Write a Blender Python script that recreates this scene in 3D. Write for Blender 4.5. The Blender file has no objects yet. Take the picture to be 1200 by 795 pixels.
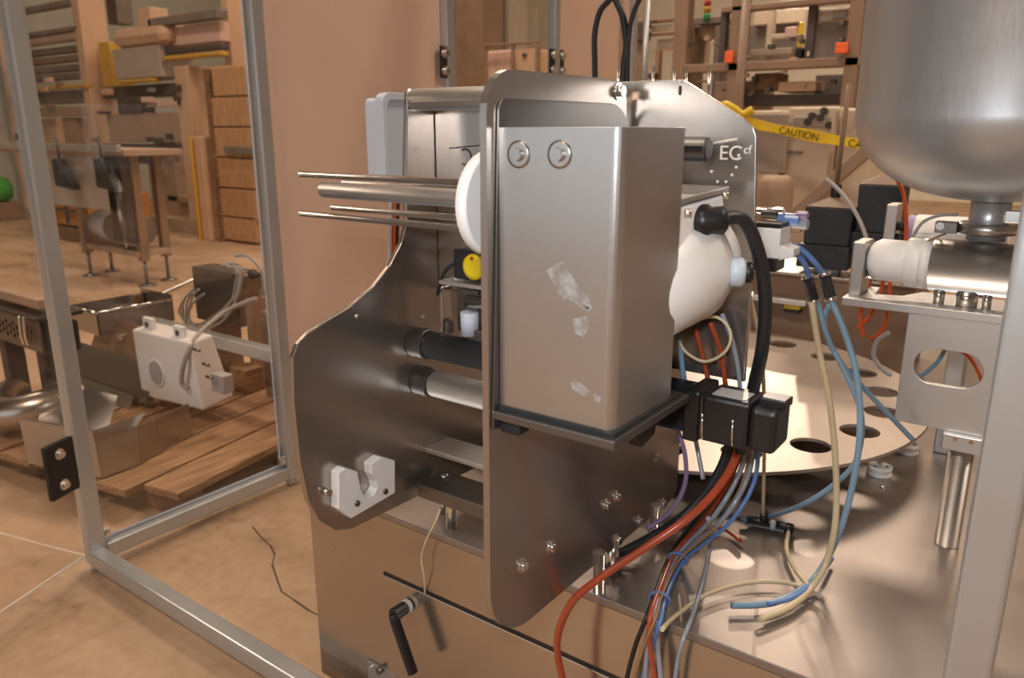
import bpy, bmesh, math, random
from mathutils import Vector, Matrix
from mathutils.geometry import tessellate_polygon
random.seed(7)
scene = bpy.context.scene
COL = scene.collection

# ---------------------------------------------------------------- camera
CAM_Z = 1.03
PITCH, YAW = math.radians(15.1), math.radians(36.1)
cam_d = bpy.data.cameras.new('camera'); cam = bpy.data.objects.new('camera', cam_d); COL.objects.link(cam)
cam_d.sensor_width = 23.6; cam_d.lens = 18.0
cam.location = (0, 0, CAM_Z)
cam.rotation_euler = (math.radians(90) - PITCH, 0, YAW)
cam_d.clip_start = 0.02; cam_d.clip_end = 100
cam_d.dof.use_dof = True; cam_d.dof.focus_distance = 1.0; cam_d.dof.aperture_fstop = 5.0
scene.camera = cam
# ---------------------------------------------------------------- colour management
vs = scene.view_settings
vs.view_transform = 'Standard'; vs.look = 'None'; vs.gamma = 1.0; vs.use_curve_mapping = False
vs.exposure = 0.0
# ---------------------------------------------------------------- world and lamps
world = bpy.data.worlds.new('world'); scene.world = world; world.use_nodes = True
world.node_tree.nodes['Background'].inputs[0].default_value = (0.75, 0.66, 0.56, 1)
world.node_tree.nodes['Background'].inputs[1].default_value = 0.3

def lamp(name, kind, loc, target, power, color, size=None, size_y=None, **kw):
    d = bpy.data.lights.new(name, kind); o = bpy.data.objects.new(name, d); COL.objects.link(o)
    o.location = loc
    o.rotation_euler = (Vector(target) - Vector(loc)).to_track_quat('-Z', 'Y').to_euler()
    d.energy = power; d.color = color
    if kind == 'AREA':
        d.shape = 'RECTANGLE'; d.size = size; d.size_y = size_y
    for k, v in kw.items(): setattr(d, k, v)
    return o
WARM = (1.0, 0.80, 0.62)
for i, (lx, ly) in enumerate([(-6.5, 1.5), (-6.5, 6.5), (-1.5, 8.5), (3.0, 3.0), (-1.0, -2.5), (-2.6, 3.6)]):
    lamp('hall_lamp', 'AREA', (lx, ly, 5.2), (lx, ly, 0), 110 if lx < -5 else 165, WARM, 2.4, 0.8)
# unseen cool area light added behind the photographer to give the steel bluish highlights
lamp('added_cool_light', 'AREA', (-3.0, -6.0, 1.9), (-3.0, 1.0, 1.9), 70, (0.80, 0.92, 1.0), 6.0, 3.4)
# the photographer's flash just above the lens
lamp('camera_flash', 'AREA', (-.04, -.02, CAM_Z+.11), (-.62, .80, .80), 4.6, (0.95, 0.975, 1.0), .07, .04)
# far high-bay spot lamp whose hard light falls through the turntable holes
spot_aim = Vector((-0.30, 1.10, 0.43))
lamp('hall_spot', 'SPOT', spot_aim + Vector((-0.0684, 0.2070, 0.0800)) * 29.0, spot_aim, 240, (1.0, 0.82, 0.66),
     spot_size=math.radians(24), spot_blend=0.4, shadow_soft_size=0.04)

# ---------------------------------------------------------------- picture-to-place helper
_ca, _sa, _cp, _sp = math.cos(YAW), math.sin(YAW), math.cos(PITCH), math.sin(PITCH)
def at(px, py, X=None, Y=None, Z=None):
    u, d = px - 600.0, py - 397.5
    f = 915.25
    fw, dn = f * _cp - d * _sp, f * _sp + d * _cp
    r = Vector((u * _ca - fw * _sa, u * _sa + fw * _ca, -dn))
    t = X / r.x if X is not None else Y / r.y if Y is not None else (Z - CAM_Z) / r.z
    return Vector((0, 0, CAM_Z)) + r * t

# ---------------------------------------------------------------- materials
MATS = {}
def _nt(name):
    m = bpy.data.materials.new(name); m.use_nodes = True
    nt = m.node_tree; return m, nt, nt.nodes['Principled BSDF']
def plain(name, col, rough=0.5, metal=0.0, var=0.08, scale=18.0, bump=0.0, spec=0.5, **kw):
    m, nt, b = _nt(name); N, L = nt.nodes, nt.links
    tc = N.new('ShaderNodeTexCoord'); no = N.new('ShaderNodeTexNoise')
    no.inputs['Scale'].default_value = scale; no.inputs['Detail'].default_value = 4
    L.new(tc.outputs['Object'], no.inputs['Vector'])
    cr = N.new('ShaderNodeValToRGB')
    c0 = [max(0, c * (1 - var)) for c in col]; c1 = [min(1, c * (1 + var)) for c in col]
    cr.color_ramp.elements[0].position = .3; cr.color_ramp.elements[1].position = .7
    cr.color_ramp.elements[0].color = (*c0, 1); cr.color_ramp.elements[1].color = (*c1, 1)
    L.new(no.outputs['Fac'], cr.inputs['Fac']); L.new(cr.outputs['Color'], b.inputs['Base Color'])
    b.inputs['Roughness'].default_value = rough; b.inputs['Metallic'].default_value = metal
    b.inputs['Specular IOR Level'].default_value = spec
    if bump:
        bp = N.new('ShaderNodeBump'); bp.inputs['Strength'].default_value = bump; bp.inputs['Distance'].default_value = .002
        L.new(no.outputs['Fac'], bp.inputs['Height']); L.new(bp.outputs['Normal'], b.inputs['Normal'])
    for k, v in kw.items(): b.inputs[k].default_value = v
    MATS[name] = m; return m
def steel(name, col=(.60, .57, .54), rough=.3, stretch=(2, 2, 60), rv=.12, bump=.05, metal=.90):
    """brushed stainless: stretched noise drives roughness and a faint relief, a soft cloud its tone"""
    m, nt, b = _nt(name); N, L = nt.nodes, nt.links
    tc = N.new('ShaderNodeTexCoord'); mp = N.new('ShaderNodeMapping'); mp.inputs['Scale'].default_value = stretch
    L.new(tc.outputs['Object'], mp.inputs['Vector'])
    no = N.new('ShaderNodeTexNoise'); no.inputs['Scale'].default_value = 14; no.inputs['Detail'].default_value = 5
    L.new(mp.outputs['Vector'], no.inputs['Vector'])
    cl = N.new('ShaderNodeTexNoise'); cl.inputs['Scale'].default_value = 9; cl.inputs['Detail'].default_value = 3
    L.new(tc.outputs['Object'], cl.inputs['Vector'])
    ad = N.new('ShaderNodeMath'); ad.operation = 'ADD'
    L.new(no.outputs['Fac'], ad.inputs[0]); L.new(cl.outputs['Fac'], ad.inputs[1])
    mr = N.new('ShaderNodeMapRange'); mr.inputs['From Min'].default_value = .6; mr.inputs['From Max'].default_value = 1.4
    mr.inputs['To Min'].default_value = rough - rv*.35; mr.inputs['To Max'].default_value = rough + rv*.35
    L.new(ad.outputs[0], mr.inputs['Value']); L.new(mr.outputs['Result'], b.inputs['Roughness'])
    cr = N.new('ShaderNodeValToRGB')
    cr.color_ramp.elements[0].color = (*[c * .95 for c in col], 1); cr.color_ramp.elements[1].color = (*[min(1, c * 1.04) for c in col], 1)
    L.new(cl.outputs['Fac'], cr.inputs['Fac']); L.new(cr.outputs['Color'], b.inputs['Base Color'])
    b.inputs['Metallic'].default_value = metal
    MATS[name] = m; return m
def clear(name, tint=(.96, .94, .92), gloss=.05, rough=.03):
    m = bpy.data.materials.new(name); m.use_nodes = True; nt = m.node_tree; N, L = nt.nodes, nt.links
    N.remove(N['Principled BSDF']); out = N['Material Output']
    t = N.new('ShaderNodeBsdfTransparent'); t.inputs[0].default_value = (*tint, 1)
    g = N.new('ShaderNodeBsdfGlossy'); g.inputs['Roughness'].default_value = rough; g.inputs[0].default_value = (.9, .9, .9, 1)
    lw = N.new('ShaderNodeLayerWeight'); lw.inputs['Blend'].default_value = .5
    pw = N.new('ShaderNodeMath'); pw.operation = 'POWER'; pw.inputs[1].default_value = 4.0; L.new(lw.outputs['Facing'], pw.inputs[0])
    ma = N.new('ShaderNodeMath'); ma.operation = 'MULTIPLY_ADD'; ma.use_clamp = True; ma.inputs[1].default_value = .5; ma.inputs[2].default_value = gloss
    L.new(pw.outputs[0], ma.inputs[0])
    mx = N.new('ShaderNodeMixShader'); L.new(ma.outputs[0], mx.inputs[0]); L.new(t.outputs[0], mx.inputs[1]); L.new(g.outputs[0], mx.inputs[2])
    L.new(mx.outputs[0], out.inputs['Surface'])
    MATS[name] = m; return m
def wood(name, col, var=.3, grain=(2, 30, 30)):
    m, nt, b = _nt(name); N, L = nt.nodes, nt.links
    tc = N.new('ShaderNodeTexCoord'); mp = N.new('ShaderNodeMapping'); mp.inputs['Scale'].default_value = grain
    L.new(tc.outputs['Object'], mp.inputs['Vector'])
    no = N.new('ShaderNodeTexNoise'); no.inputs['Scale'].default_value = 3; no.inputs['Detail'].default_value = 6
    L.new(mp.outputs['Vector'], no.inputs['Vector'])
    cr = N.new('ShaderNodeValToRGB'); cr.color_ramp.elements[0].position = .3; cr.color_ramp.elements[1].position = .7
    cr.color_ramp.elements[0].color = (*[c * (1 - var) for c in col], 1); cr.color_ramp.elements[1].color = (*[min(1, c * (1 + var * .6)) for c in col], 1)
    L.new(no.outputs['Fac'], cr.inputs['Fac']); L.new(cr.outputs['Color'], b.inputs['Base Color'])
    b.inputs['Roughness'].default_value = .8
    MATS[name] = m; return m
def concrete(name):
    m, nt, b = _nt(name); N, L = nt.nodes, nt.links
    tc = N.new('ShaderNodeTexCoord')
    n1 = N.new('ShaderNodeTexNoise'); n1.inputs['Scale'].default_value = 2.2; n1.inputs['Detail'].default_value = 9; n1.inputs['Roughness'].default_value = .65
    n2 = N.new('ShaderNodeTexNoise'); n2.inputs['Scale'].default_value = 30; n2.inputs['Detail'].default_value = 5
    mp = N.new('ShaderNodeMapping'); mp.inputs['Scale'].default_value = (1, 5, 1); mp.inputs['Rotation'].default_value = (0, 0, .5)
    n3 = N.new('ShaderNodeTexNoise'); n3.inputs['Scale'].default_value = 1.3; n3.inputs['Detail'].default_value = 6
    for n in (n1, n2): L.new(tc.outputs['Object'], n.inputs['Vector'])
    L.new(tc.outputs['Object'], mp.inputs['Vector']); L.new(mp.outputs['Vector'], n3.inputs['Vector'])
    a = N.new('ShaderNodeMath'); a.operation = 'MULTIPLY_ADD'; a.inputs[1].default_value = .35
    L.new(n2.outputs['Fac'], a.inputs[0]); L.new(n1.outputs['Fac'], a.inputs[2])
    a2 = N.new('ShaderNodeMath'); a2.operation = 'MULTIPLY_ADD'; a2.inputs[1].default_value = .45
    L.new(n3.outputs['Fac'], a2.inputs[0]); L.new(a.outputs[0], a2.inputs[2])
    cr = N.new('ShaderNodeValToRGB'); e = cr.color_ramp.elements
    e[0].position = .66; e[0].color = (.20, .125, .075, 1); e[1].position = 1.12; e[1].color = (.50, .345, .225, 1)
    e2 = cr.color_ramp.elements.new(.80); e2.color = (.40, .265, .165, 1)
    L.new(a2.outputs[0], cr.inputs['Fac']); L.new(cr.outputs['Color'], b.inputs['Base Color'])
    b.inputs['Roughness'].default_value = .62
    bp = N.new('ShaderNodeBump'); bp.inputs['Strength'].default_value = .2; bp.inputs['Distance'].default_value = .003
    L.new(a2.outputs[0], bp.inputs['Height']); L.new(bp.outputs['Normal'], b.inputs['Normal'])
    MATS[name] = m; return m
concrete('concrete')
plain('crack_dark', (.10, .06, .035), .9)
plain('joint_pale', (.80, .74, .66), .8)
plain('wall_green', (.46, .48, .42), .8, scale=2)
plain('wall_cream', (.80, .72, .58), .8, scale=2)
plain('wall_grey', (.24, .22, .21), .8, scale=2)
plain('wall_brown', (.30, .23, .18), .8, scale=2)
plain('ceiling_paint', (.28, .24, .21), .9, scale=2)
steel('steel', (.52, .50, .485), .30, (2, 2, 50), .1, 0)
steel('steel_plate', (.44, .395, .36), .27, (3, 3, 3), 0, 0)
steel('steel_table', (.33, .285, .26), .33, (3, 3, 3), .03, 0, .70)
steel('steel_front', (.52, .455, .39), .20, (2, 40, 2), .05, 0)
steel('steel_tube', (.53, .555, .575), .30, (40, 40, 2), .08, 0, .62)
steel('steel_disc', (.52, .44, .385), .45, (30, 2, 2), .1, 0, .7)
steel('steel_hopper', (.54, .57, .60), .36, (30, 30, 3), .3, 0, .72)
steel('chrome', (.75, .73, .70), .14, (3, 3, 3), .05, 0, .95)
steel('steel_dark', (.20, .19, .185), .33, (3, 3, 3), 0, 0)
steel('aluminium', (.60, .59, .58), .40, (2, 2, 20), .1, 0)
plain('smudge', (.62, .62, .62), .6, .5, .15, 60)
def _soften(m, scale, lo, hi):
    nt = m.node_tree; N, L = nt.nodes, nt.links
    t = N.new('ShaderNodeBsdfTransparent'); mx = N.new('ShaderNodeMixShader'); no = N.new('ShaderNodeTexNoise'); no.inputs['Scale'].default_value = scale; no.inputs['Detail'].default_value = 5
    tc = N.new('ShaderNodeTexCoord'); L.new(tc.outputs['Object'], no.inputs['Vector'])
    mr = N.new('ShaderNodeMapRange'); mr.inputs['From Min'].default_value = lo; mr.inputs['From Max'].default_value = hi
    L.new(no.outputs['Fac'], mr.inputs['Value']); L.new(mr.outputs['Result'], mx.inputs[0])
    L.new(t.outputs[0], mx.inputs[1]); L.new(N['Principled BSDF'].outputs[0], mx.inputs[2]); L.new(mx.outputs[0], N['Material Output'].inputs['Surface'])
_soften(MATS['smudge'], 90, .30, .75)
plain('white_plastic', (.90, .91, .92), .4, var=.02)
plain('white_paint', (.88, .89, .90), .3, var=.03)
plain('black_plastic', (.012, .012, .014), .38, var=.2)
plain('black_rubber', (.018, .019, .022), .55, var=.2)
plain('black_cover', (.022, .026, .034), .5, var=.25, scale=30)
plain('black_hose', (.016, .018, .022), .42, var=.1)
plain('yellow_plastic', (.75, .58, .01), .4)
plain('red_hose', (.42, .075, .03), .25, var=.15)
plain('orange_hose', (.62, .10, .02), .35, var=.1)
plain('blue_hose', (.12, .24, .55), .3, var=.1)
plain('pale_blue_hose', (.22, .36, .50), .3, var=.1)
plain('smoke_hose', (.30, .33, .38), .22, var=.1)
plain('violet_hose', (.22, .16, .30), .25, var=.1)
plain('clear_hose', (.62, .52, .33), .25, var=.1)
plain('cream_wire', (.70, .60, .42), .5)
plain('brown_wire', (.36, .20, .09), .5)
plain('blue_tie', (.16, .24, .48), .4)
plain('grey_wire', (.40, .38, .37), .5)
plain('hmi_grey', (.56, .64, .76), .4, var=.03)
plain('film_tan', (.76, .56, .45), .30, var=.05, scale=1.5)
clear('clear_panel', (.95, .93, .91), .05)
clear('clear_edge', (.75, .74, .72), .25, .2)
wood('pallet_wood', (.38, .22, .115), .45, (30, 2, 30))
wood('crate_wood', (.55, .32, .16), grain=(20, 20, 2))
plain('dark_wood', (.18, .10, .05), .8, var=.3)
plain('machine_cream', (.62, .41, .27), .5, var=.05, scale=4)
plain('machine_tan', (.40, .275, .19), .55, var=.1, scale=6)
plain('machine_grey', (.20, .165, .14), .55, var=.2, scale=6)
plain('machine_dark', (.07, .055, .048), .6, var=.25, scale=8)
plain('machine_brown', (.25, .16, .105), .5, var=.12, scale=6)
plain('cabinet_cream', (.74, .62, .48), .5, var=.04, scale=4)
plain('cabinet_grey', (.42, .36, .31), .5, var=.06, scale=4)
plain('rail_yellow', (.62, .36, .05), .5)
plain('tape_yellow', (.85, .58, .02), .5, var=.06)
plain('ink_black', (.03, .02, .02), .6)
plain('sign_orange', (.85, .14, .03), .5)
plain('tote_orange', (.50, .22, .04), .5, var=.2)
plain('tote_green', (.05, .42, .05), .5)
plain('pink_plastic', (.72, .50, .42), .5)
plain('perf_dark', (.03, .026, .024), .5)
plain('belt_dark', (.035, .03, .028), .7)
plain('engrave_pale', (.80, .76, .70), .5)
plain('lamp_red', (.45, .03, .02), .4); plain('lamp_amber', (.6, .28, .02), .4); plain('lamp_green', (.03, .25, .08), .4)
plain('label_grey', (.45, .45, .47), .4)
plain('lilac_plastic', (.45, .35, .65), .5)

# ---------------------------------------------------------------- geometry helpers
class MB:
    def __init__(s): s.v, s.f, s.sm = [], [], []
    def _add(s, vs_, fs, smooth=False, M=None):
        o = len(s.v)
        s.v += [tuple(M @ Vector(p)) if M else tuple(p) for p in vs_]
        for k, f in enumerate(fs):
            s.f.append([i + o for i in f]); s.sm.append(smooth if isinstance(smooth, bool) else smooth[k])
        return s
    def box(s, a, b, M=None):
        x0, x1 = sorted((a[0], b[0])); y0, y1 = sorted((a[1], b[1])); z0, z1 = sorted((a[2], b[2]))
        return s._add([(x0,y0,z0),(x1,y0,z0),(x1,y1,z0),(x0,y1,z0),(x0,y0,z1),(x1,y0,z1),(x1,y1,z1),(x0,y1,z1)],
                      [(0,3,2,1),(4,5,6,7),(0,1,5,4),(1,2,6,5),(2,3,7,6),(3,0,4,7)], False, M)
    def hexa(s, bottom, top):
        return s._add(list(bottom) + list(top), [(0,3,2,1),(4,5,6,7),(0,1,5,4),(1,2,6,5),(2,3,7,6),(3,0,4,7)])
    def lathe(s, prof, p0, axis, n=24, closed=True, M=None):
        """prof: (radius, distance along axis) pairs"""
        ax = Vector(axis).normalized(); p0 = Vector(p0)
        e1 = ax.orthogonal().normalized(); e2 = ax.cross(e1)
        vs_, fs, sm = [], [], []
        for r, h in prof:
            for k in range(n):
                t = 2 * math.pi * k / n
                vs_.append(p0 + ax * h + (e1 * math.cos(t) + e2 * math.sin(t)) * max(r, 1e-5))
        for j in range(len(prof) - 1):
            for k in range(n):
                fs.append((j*n+k, j*n+(k+1) % n, (j+1)*n+(k+1) % n, (j+1)*n+k)); sm.append(True)
        if closed:
            fs.append(tuple(range(n-1, -1, -1))); sm.append(False)
            m = (len(prof)-1)*n; fs.append(tuple(range(m, m+n))); sm.append(False)
        return s._add(vs_, fs, sm, M)
    def cyl(s, p0, p1, r, r1=None, n=20, ch=0.0, M=None):
        p0, p1 = Vector(p0), Vector(p1); L_ = (p1 - p0).length; r1 = r if r1 is None else r1
        if ch: pr = [(r-ch, 0), (r, 0), (r, 0), (r, ch)] and [(r-ch, 0), (r, ch), (r, ch), (r1, L_-ch), (r1, L_-ch), (r1-ch, L_)]
        else: pr = [(r, 0), (r1, L_)]
        return s.lathe(pr, p0, p1 - p0, n, True, M)
    def tube(s, pts, r, n=8, samples=6):
        P = [Vector(p) for p in pts]
        if len(P) > 2 and samples > 1:
            Q = []
            for i in range(len(P) - 1):
                a, b, c, d = P[max(i-1, 0)], P[i], P[i+1], P[min(i+2, len(P)-1)]
                for k in range(samples):
                    t = k / samples
                    Q.append(.5 * ((2*b) + (c-a)*t + (2*a-5*b+4*c-d)*t*t + (3*b-a-3*c+d)*t**3))
            Q.append(P[-1]); P = Q
        vs_, fs, sm = [], [], []
        nrm = None
        for i, p in enumerate(P):
            tg = (P[min(i+1, len(P)-1)] - P[max(i-1, 0)]).normalized()
            nrm = tg.orthogonal().normalized() if nrm is None else (nrm - tg * nrm.dot(tg)).normalized()
            bn = tg.cross(nrm)
            for k in range(n):
                t = 2 * math.pi * k / n
                vs_.append(p + (nrm * math.cos(t) + bn * math.sin(t)) * r)
        for i in range(len(P) - 1):
            for k in range(n):
                fs.append((i*n+k, i*n+(k+1) % n, (i+1)*n+(k+1) % n, (i+1)*n+k)); sm.append(True)
        fs.append(tuple(range(n-1, -1, -1))); sm.append(False)
        m = (len(P)-1)*n; fs.append(tuple(range(m, m+n))); sm.append(False)
        return s._add(vs_, fs, sm)
    def prism(s, poly, axis, a, b, holes=(), M=None):
        """poly in the two other axes (X: (y,z); Y: (x,z); Z: (x,y)), extruded from a to b along axis, with holes"""
        def p3(q, h): return (h, q[0], q[1]) if axis == 'X' else (q[0], h, q[1]) if axis == 'Y' else (q[0], q[1], h)
        loops = [list(poly)] + [list(h) for h in holes]
        flat = [q for l in loops for q in l]
        tris = tessellate_polygon([[Vector((q[0], q[1], 0)) for q in l] for l in loops])
        nn = len(flat)
        vs_ = [p3(q, a) for q in flat] + [p3(q, b) for q in flat]
        fs = [tuple(t) for t in tris] + [tuple(i + nn for i in reversed(t)) for t in tris]
        sm = [False] * len(fs)
        o = 0
        for l in loops:
            k = len(l)
            for i in range(k):
                fs.append((o+i, o+(i+1) % k, nn+o+(i+1) % k, nn+o+i)); sm.append(False)
            o += k
        return s._add(vs_, fs, sm, M)
    def hexbolt(s, p, axis, r=.008, h=.006, washer=True):
        ax = Vector(axis).normalized(); p = Vector(p)
        if washer: s.cyl(p, p + ax * h * .3, r * 1.5, n=16)
        s.cyl(p, p + ax * h * 1.3, r, n=6)
        return s
    def build(s, name, mat, parent=None, bevel=0.0, root=None, seg=2, label=None, kind=None):
        base = root if root is not None else (Vector(parent['_o']) if parent is not None and '_o' in parent else None)
        if base is None:
            xs = [p[0] for p in s.v]; ys = [p[1] for p in s.v]; zs = [p[2] for p in s.v]
            base = Vector(((min(xs)+max(xs))/2, (min(ys)+max(ys))/2, min(zs)))
        me = bpy.data.meshes.new(name)
        me.from_pydata([(p[0]-base.x, p[1]-base.y, p[2]-base.z) for p in s.v], [], s.f)
        me.polygons.foreach_set('use_smooth', s.sm)
        bm = bmesh.new(); bm.from_mesh(me); bmesh.ops.recalc_face_normals(bm, faces=bm.faces); bm.to_mesh(me); bm.free()
        me.materials.append(MATS[mat]); me.update()
        o = bpy.data.objects.new(name, me); COL.objects.link(o)
        if parent is not None: o.parent = parent
        else: o.location = base
        o['_o'] = tuple(base)
        if bevel:
            b = o.modifiers.new('bevel', 'BEVEL'); b.width = bevel; b.segments = seg; b.limit_method = 'ANGLE'; b.angle_limit = math.radians(40)
            b.harden_normals = False
        if label: o['label'] = label
        if kind: o['kind'] = kind
        return o
def thing(name, loc, label, cat, group=None):
    o = bpy.data.objects.new(name, None); COL.objects.link(o); o.location = loc
    o.empty_display_size = .1; o['_o'] = tuple(loc); o['label'] = label; o['category'] = cat
    if group: o['group'] = group
    return o
def tag(o, label, cat, group=None, kind=None):
    o['label'] = label; o['category'] = cat
    if group: o['group'] = group
    if kind: o['kind'] = kind
    return o
def struct(o): o['kind'] = 'structure'; return o
def arc(cx, cy, r, a0, a1, n=8):
    return [(cx + r*math.cos(math.radians(a0+(a1-a0)*k/n)), cy + r*math.sin(math.radians(a0+(a1-a0)*k/n))) for k in range(n+1)]
def circle(cx, cy, r, n=28): return [(cx + r*math.cos(2*math.pi*k/n), cy + r*math.sin(2*math.pi*k/n)) for k in range(n)]
def rrect(x0, y0, x1, y1, r, n=5):
    return arc(x1-r, y0+r, r, -90, 0, n) + arc(x1-r, y1-r, r, 0, 90, n) + arc(x0+r, y1-r, r, 90, 180, n) + arc(x0+r, y0+r, r, 180, 270, n)
def text_part(name, body, size, M, mat, parent, depth=.0006):
    c = bpy.data.curves.new(name, 'FONT'); c.body = body; c.size = size; c.extrude = depth
    t = bpy.data.objects.new(name, c); COL.objects.link(t)
    dg = bpy.context.evaluated_depsgraph_get()
    me = bpy.data.meshes.new_from_object(t.evaluated_get(dg)); bpy.data.objects.remove(t); bpy.data.curves.remove(c)
    base = Vector(parent['_o'])
    me.transform(Matrix.Translation(-base) @ M)
    me.materials.clear(); me.materials.append(MATS[mat])
    o = bpy.data.objects.new(name, me); COL.objects.link(o); o.parent = parent; o['_o'] = tuple(base)
    return o

# ================================================================= THE HALL
HX0, HX1, HY0, HY1, HZ = -11.5, 7.0, -6.2, 13.0, 5.6
fl = struct(MB().box((HX0, HY0, -.2), (HX1, HY1, 0)).build('floor', 'concrete', root=Vector((0, 0, 0))))
struct(MB().box((HX0-.2, HY0, 0), (HX0, HY1, HZ)).build('wall_left', 'wall_green'))
struct(MB().box((HX0, HY1, 0), (HX1, HY1+.2, HZ)).build('wall_back', 'wall_cream'))
struct(MB().box((HX1, HY0, 0), (HX1+.2, HY1, HZ)).build('wall_right', 'wall_brown'))
struct(MB().box((HX0, HY0-.2, 0), (HX1, HY0, HZ)).build('wall_front', 'wall_grey'))
struct(MB().box((HX0, HY0, HZ), (HX1, HY1, HZ+.2)).build('ceiling', 'ceiling_paint'))
def floor_strip(name, pts, w, mat):
    P = [at(x, y, Z=0) for x, y in pts]; m = MB()
    for i in range(len(P)-1):
        d = (P[i+1]-P[i]).normalized(); q = Vector((-d.y, d.x, 0)) * w * random.uniform(.4, 1)
        m.hexa([P[i]-q-Vector((0,0,.001)), P[i+1]-q*.8-Vector((0,0,.001)), P[i+1]+q*.8-Vector((0,0,.001)), P[i]+q-Vector((0,0,.001))],
               [P[i]-q+Vector((0,0,.0012)), P[i+1]-q*.8+Vector((0,0,.0012)), P[i+1]+q*.8+Vector((0,0,.0012)), P[i]+q+Vector((0,0,.0012))])
    return m.build(name, mat, fl)
floor_strip('crack', [(296,618),(306,630),(317,640),(322,650),(319,662),(325,680),(330,694),(345,704),(362,716),(382,726)], .003, 'crack_dark')
floor_strip('floor_joint', [(-60,608),(0,625),(55,640),(106,653)], .004, 'joint_pale')

# ================================================================= FILLING MACHINE: CABINET
TZ, CY0, CX0 = .43, .805, -1.03          # table height, cabinet front plane, cabinet left plane
CX1, CY1 = .75, 2.45
TOP = -.012
cab = thing('machine_cabinet', ((CX0+CX1)/2, (CY0+CY1)/2, 0), 'brushed stainless machine base cabinet with sheet steel table top', 'cabinet')
MB().box((CX0, CY0, .04), (CX1, CY1, TZ-.012)).build('body', 'steel_front', cab)
MB().box((CX0, CY0, TZ-.012), (CX1, CY1, TZ)).build('table_top', 'steel_table', cab, .0012)
for fx in (CX0+.08, CX1-.08):
    for fy in (CY0+.08, CY1-.08):
        MB().cyl((fx, fy, 0), (fx, fy, .045), .03, .02).build('foot', 'steel_dark', cab)
# access panel standing a little proud, with the dark joint above it
pa, pb = at(450, 672, Y=CY0), at(640, 755, Y=CY0)
zs = (pa.z + pb.z) / 2
MB().box((pa.x, CY0-.0015, zs-.004), (CX1-.1, CY0+.002, zs+.001)).build('panel_joint', 'black_plastic', cab)
MB().box((pa.x, CY0-.003, .06), (CX1-.1, CY0+.002, zs-.004)).build('access_panel', 'steel_front', cab, .001)
# clamping lever
lp = at(466, 718, Y=CY0-.03); lt = at(484, 789, Y=CY0-.04)
lev = MB().cyl((lp.x, CY0-.04, lp.z), (lp.x, CY0-.004, lp.z), .011, .010, ch=.001)
dv = (lt - Vector((lp.x, CY0-.04, lp.z)))
lev.tube([Vector((lp.x, CY0-.038, lp.z)), Vector((lp.x, CY0-.040, lp.z)) + dv*.12, Vector((lp.x, CY0-.04, lp.z)) + dv*.6, Vector((lp.x, CY0-.04, lp.z))+dv], .0085, n=10)
lo = lev.build('lever_handle', 'black_plastic', cab, label='black plastic clamping lever')
MB().cyl((lp.x, CY0-.013, lp.z), (lp.x, CY0-.005, lp.z), .0115, ch=.001).build('washer', 'label_grey', lo)
b0 = at(432, 772, Y=CY0); 
lat = MB().box((b0.x, CY0-.004, b0.z-.05), (b0.x+.07, CY0+.001, b0.z)).build('latch_plate', 'steel', cab, .001)
MB().cyl((b0.x+.010, CY0-.007, b0.z-.012), (b0.x+.010, CY0-.003, b0.z-.012), .005, n=12).build('screw', 'chrome', lat)
MB().cyl((b0.x+.035, CY0-.012, b0.z-.004), (b0.x+.035, CY0-.003, b0.z-.004), .006, n=12).build('screw', 'steel_dark', lat)
h0 = at(391, 643, Y=CY0); MB().cyl((h0.x, CY0-.001, h0.z), (h0.x, CY0+.001, h0.z), .003, n=12).build('plug', 'brown_wire', cab)

# ================================================================= FILM UNWIND UNIT (two plates, rollers, cross plate)
XF, XL, T = -.45, -.759, .008
CPY = .856
ZB = .478
unit = thing('film_unwind_unit', ((XF+XL)/2, .82, TZ), 'stainless film unwind frame with two tall side plates and rollers on the table', 'machine unit')
YE = .578
fp = arc(YE+.075, ZB+.075, .075, 180, 270, 8) + [(1.03, ZB-.004)] + arc(1.03, ZB+.021, .025, -90, 0, 4) + [(1.055, .80), (.93, .90), (.845, .96)] \
     + arc(.815, 1.055, .028, 0, 90, 5) + arc(YE+.04, 1.083-.04, .04, 90, 180, 7)
fplate = MB().prism(fp, 'X', XF-T, XF).build('side_plate', 'steel_plate', unit, .002, label='near side plate with row of hex bolts')
for px, py in [(611,663),(645,641),(710,592),(722,582),(769,537),(723,633),(748,611),(776,590),(742,640)]:
    p = at(px, py, X=XF); MB().hexbolt(p, (1,0,0), .0058, .005).build('bolt', 'chrome', fplate)
p = at(724, 107, X=XF); MB().hexbolt(p, (1,0,0), .0065, .006).build('bolt', 'chrome', fplate)
# far plate: swept front edge traced on its own plane
lpx = [(478,108),(476,200),(477,262),(471,285),(457,312),(438,337),(412,359),(382,377),(361,391),(349,404),(343,420),(344,470),(351,540),(361,588),(374,611),(393,622),(413,620)]
lp_ = [(at(x, y, X=XL).y, at(x, y, X=XL).z) for x, y in lpx]
lp_ += [(1.03, ZB), (1.03, 1.06)]
lplate = MB().prism(lp_[::-1], 'X', XL-T, XL).build('side_plate', 'steel_plate', unit, .0015, label='far side plate with swept concave front edge')
for px, py in [(418,371),(495,372)]:
    p = at(px, py, X=XL); MB().lathe([(.0035, 0), (.0035, .002), (.001, .003)], p, (1,0,0), 12).build('screw', 'chrome', lplate)
for px, py in [(379,575)]:
    p = at(px, py, X=XL); MB().cyl(p, p+Vector((.012,0,0)), .005, n=12).build('pin', 'chrome', lplate)
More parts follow.
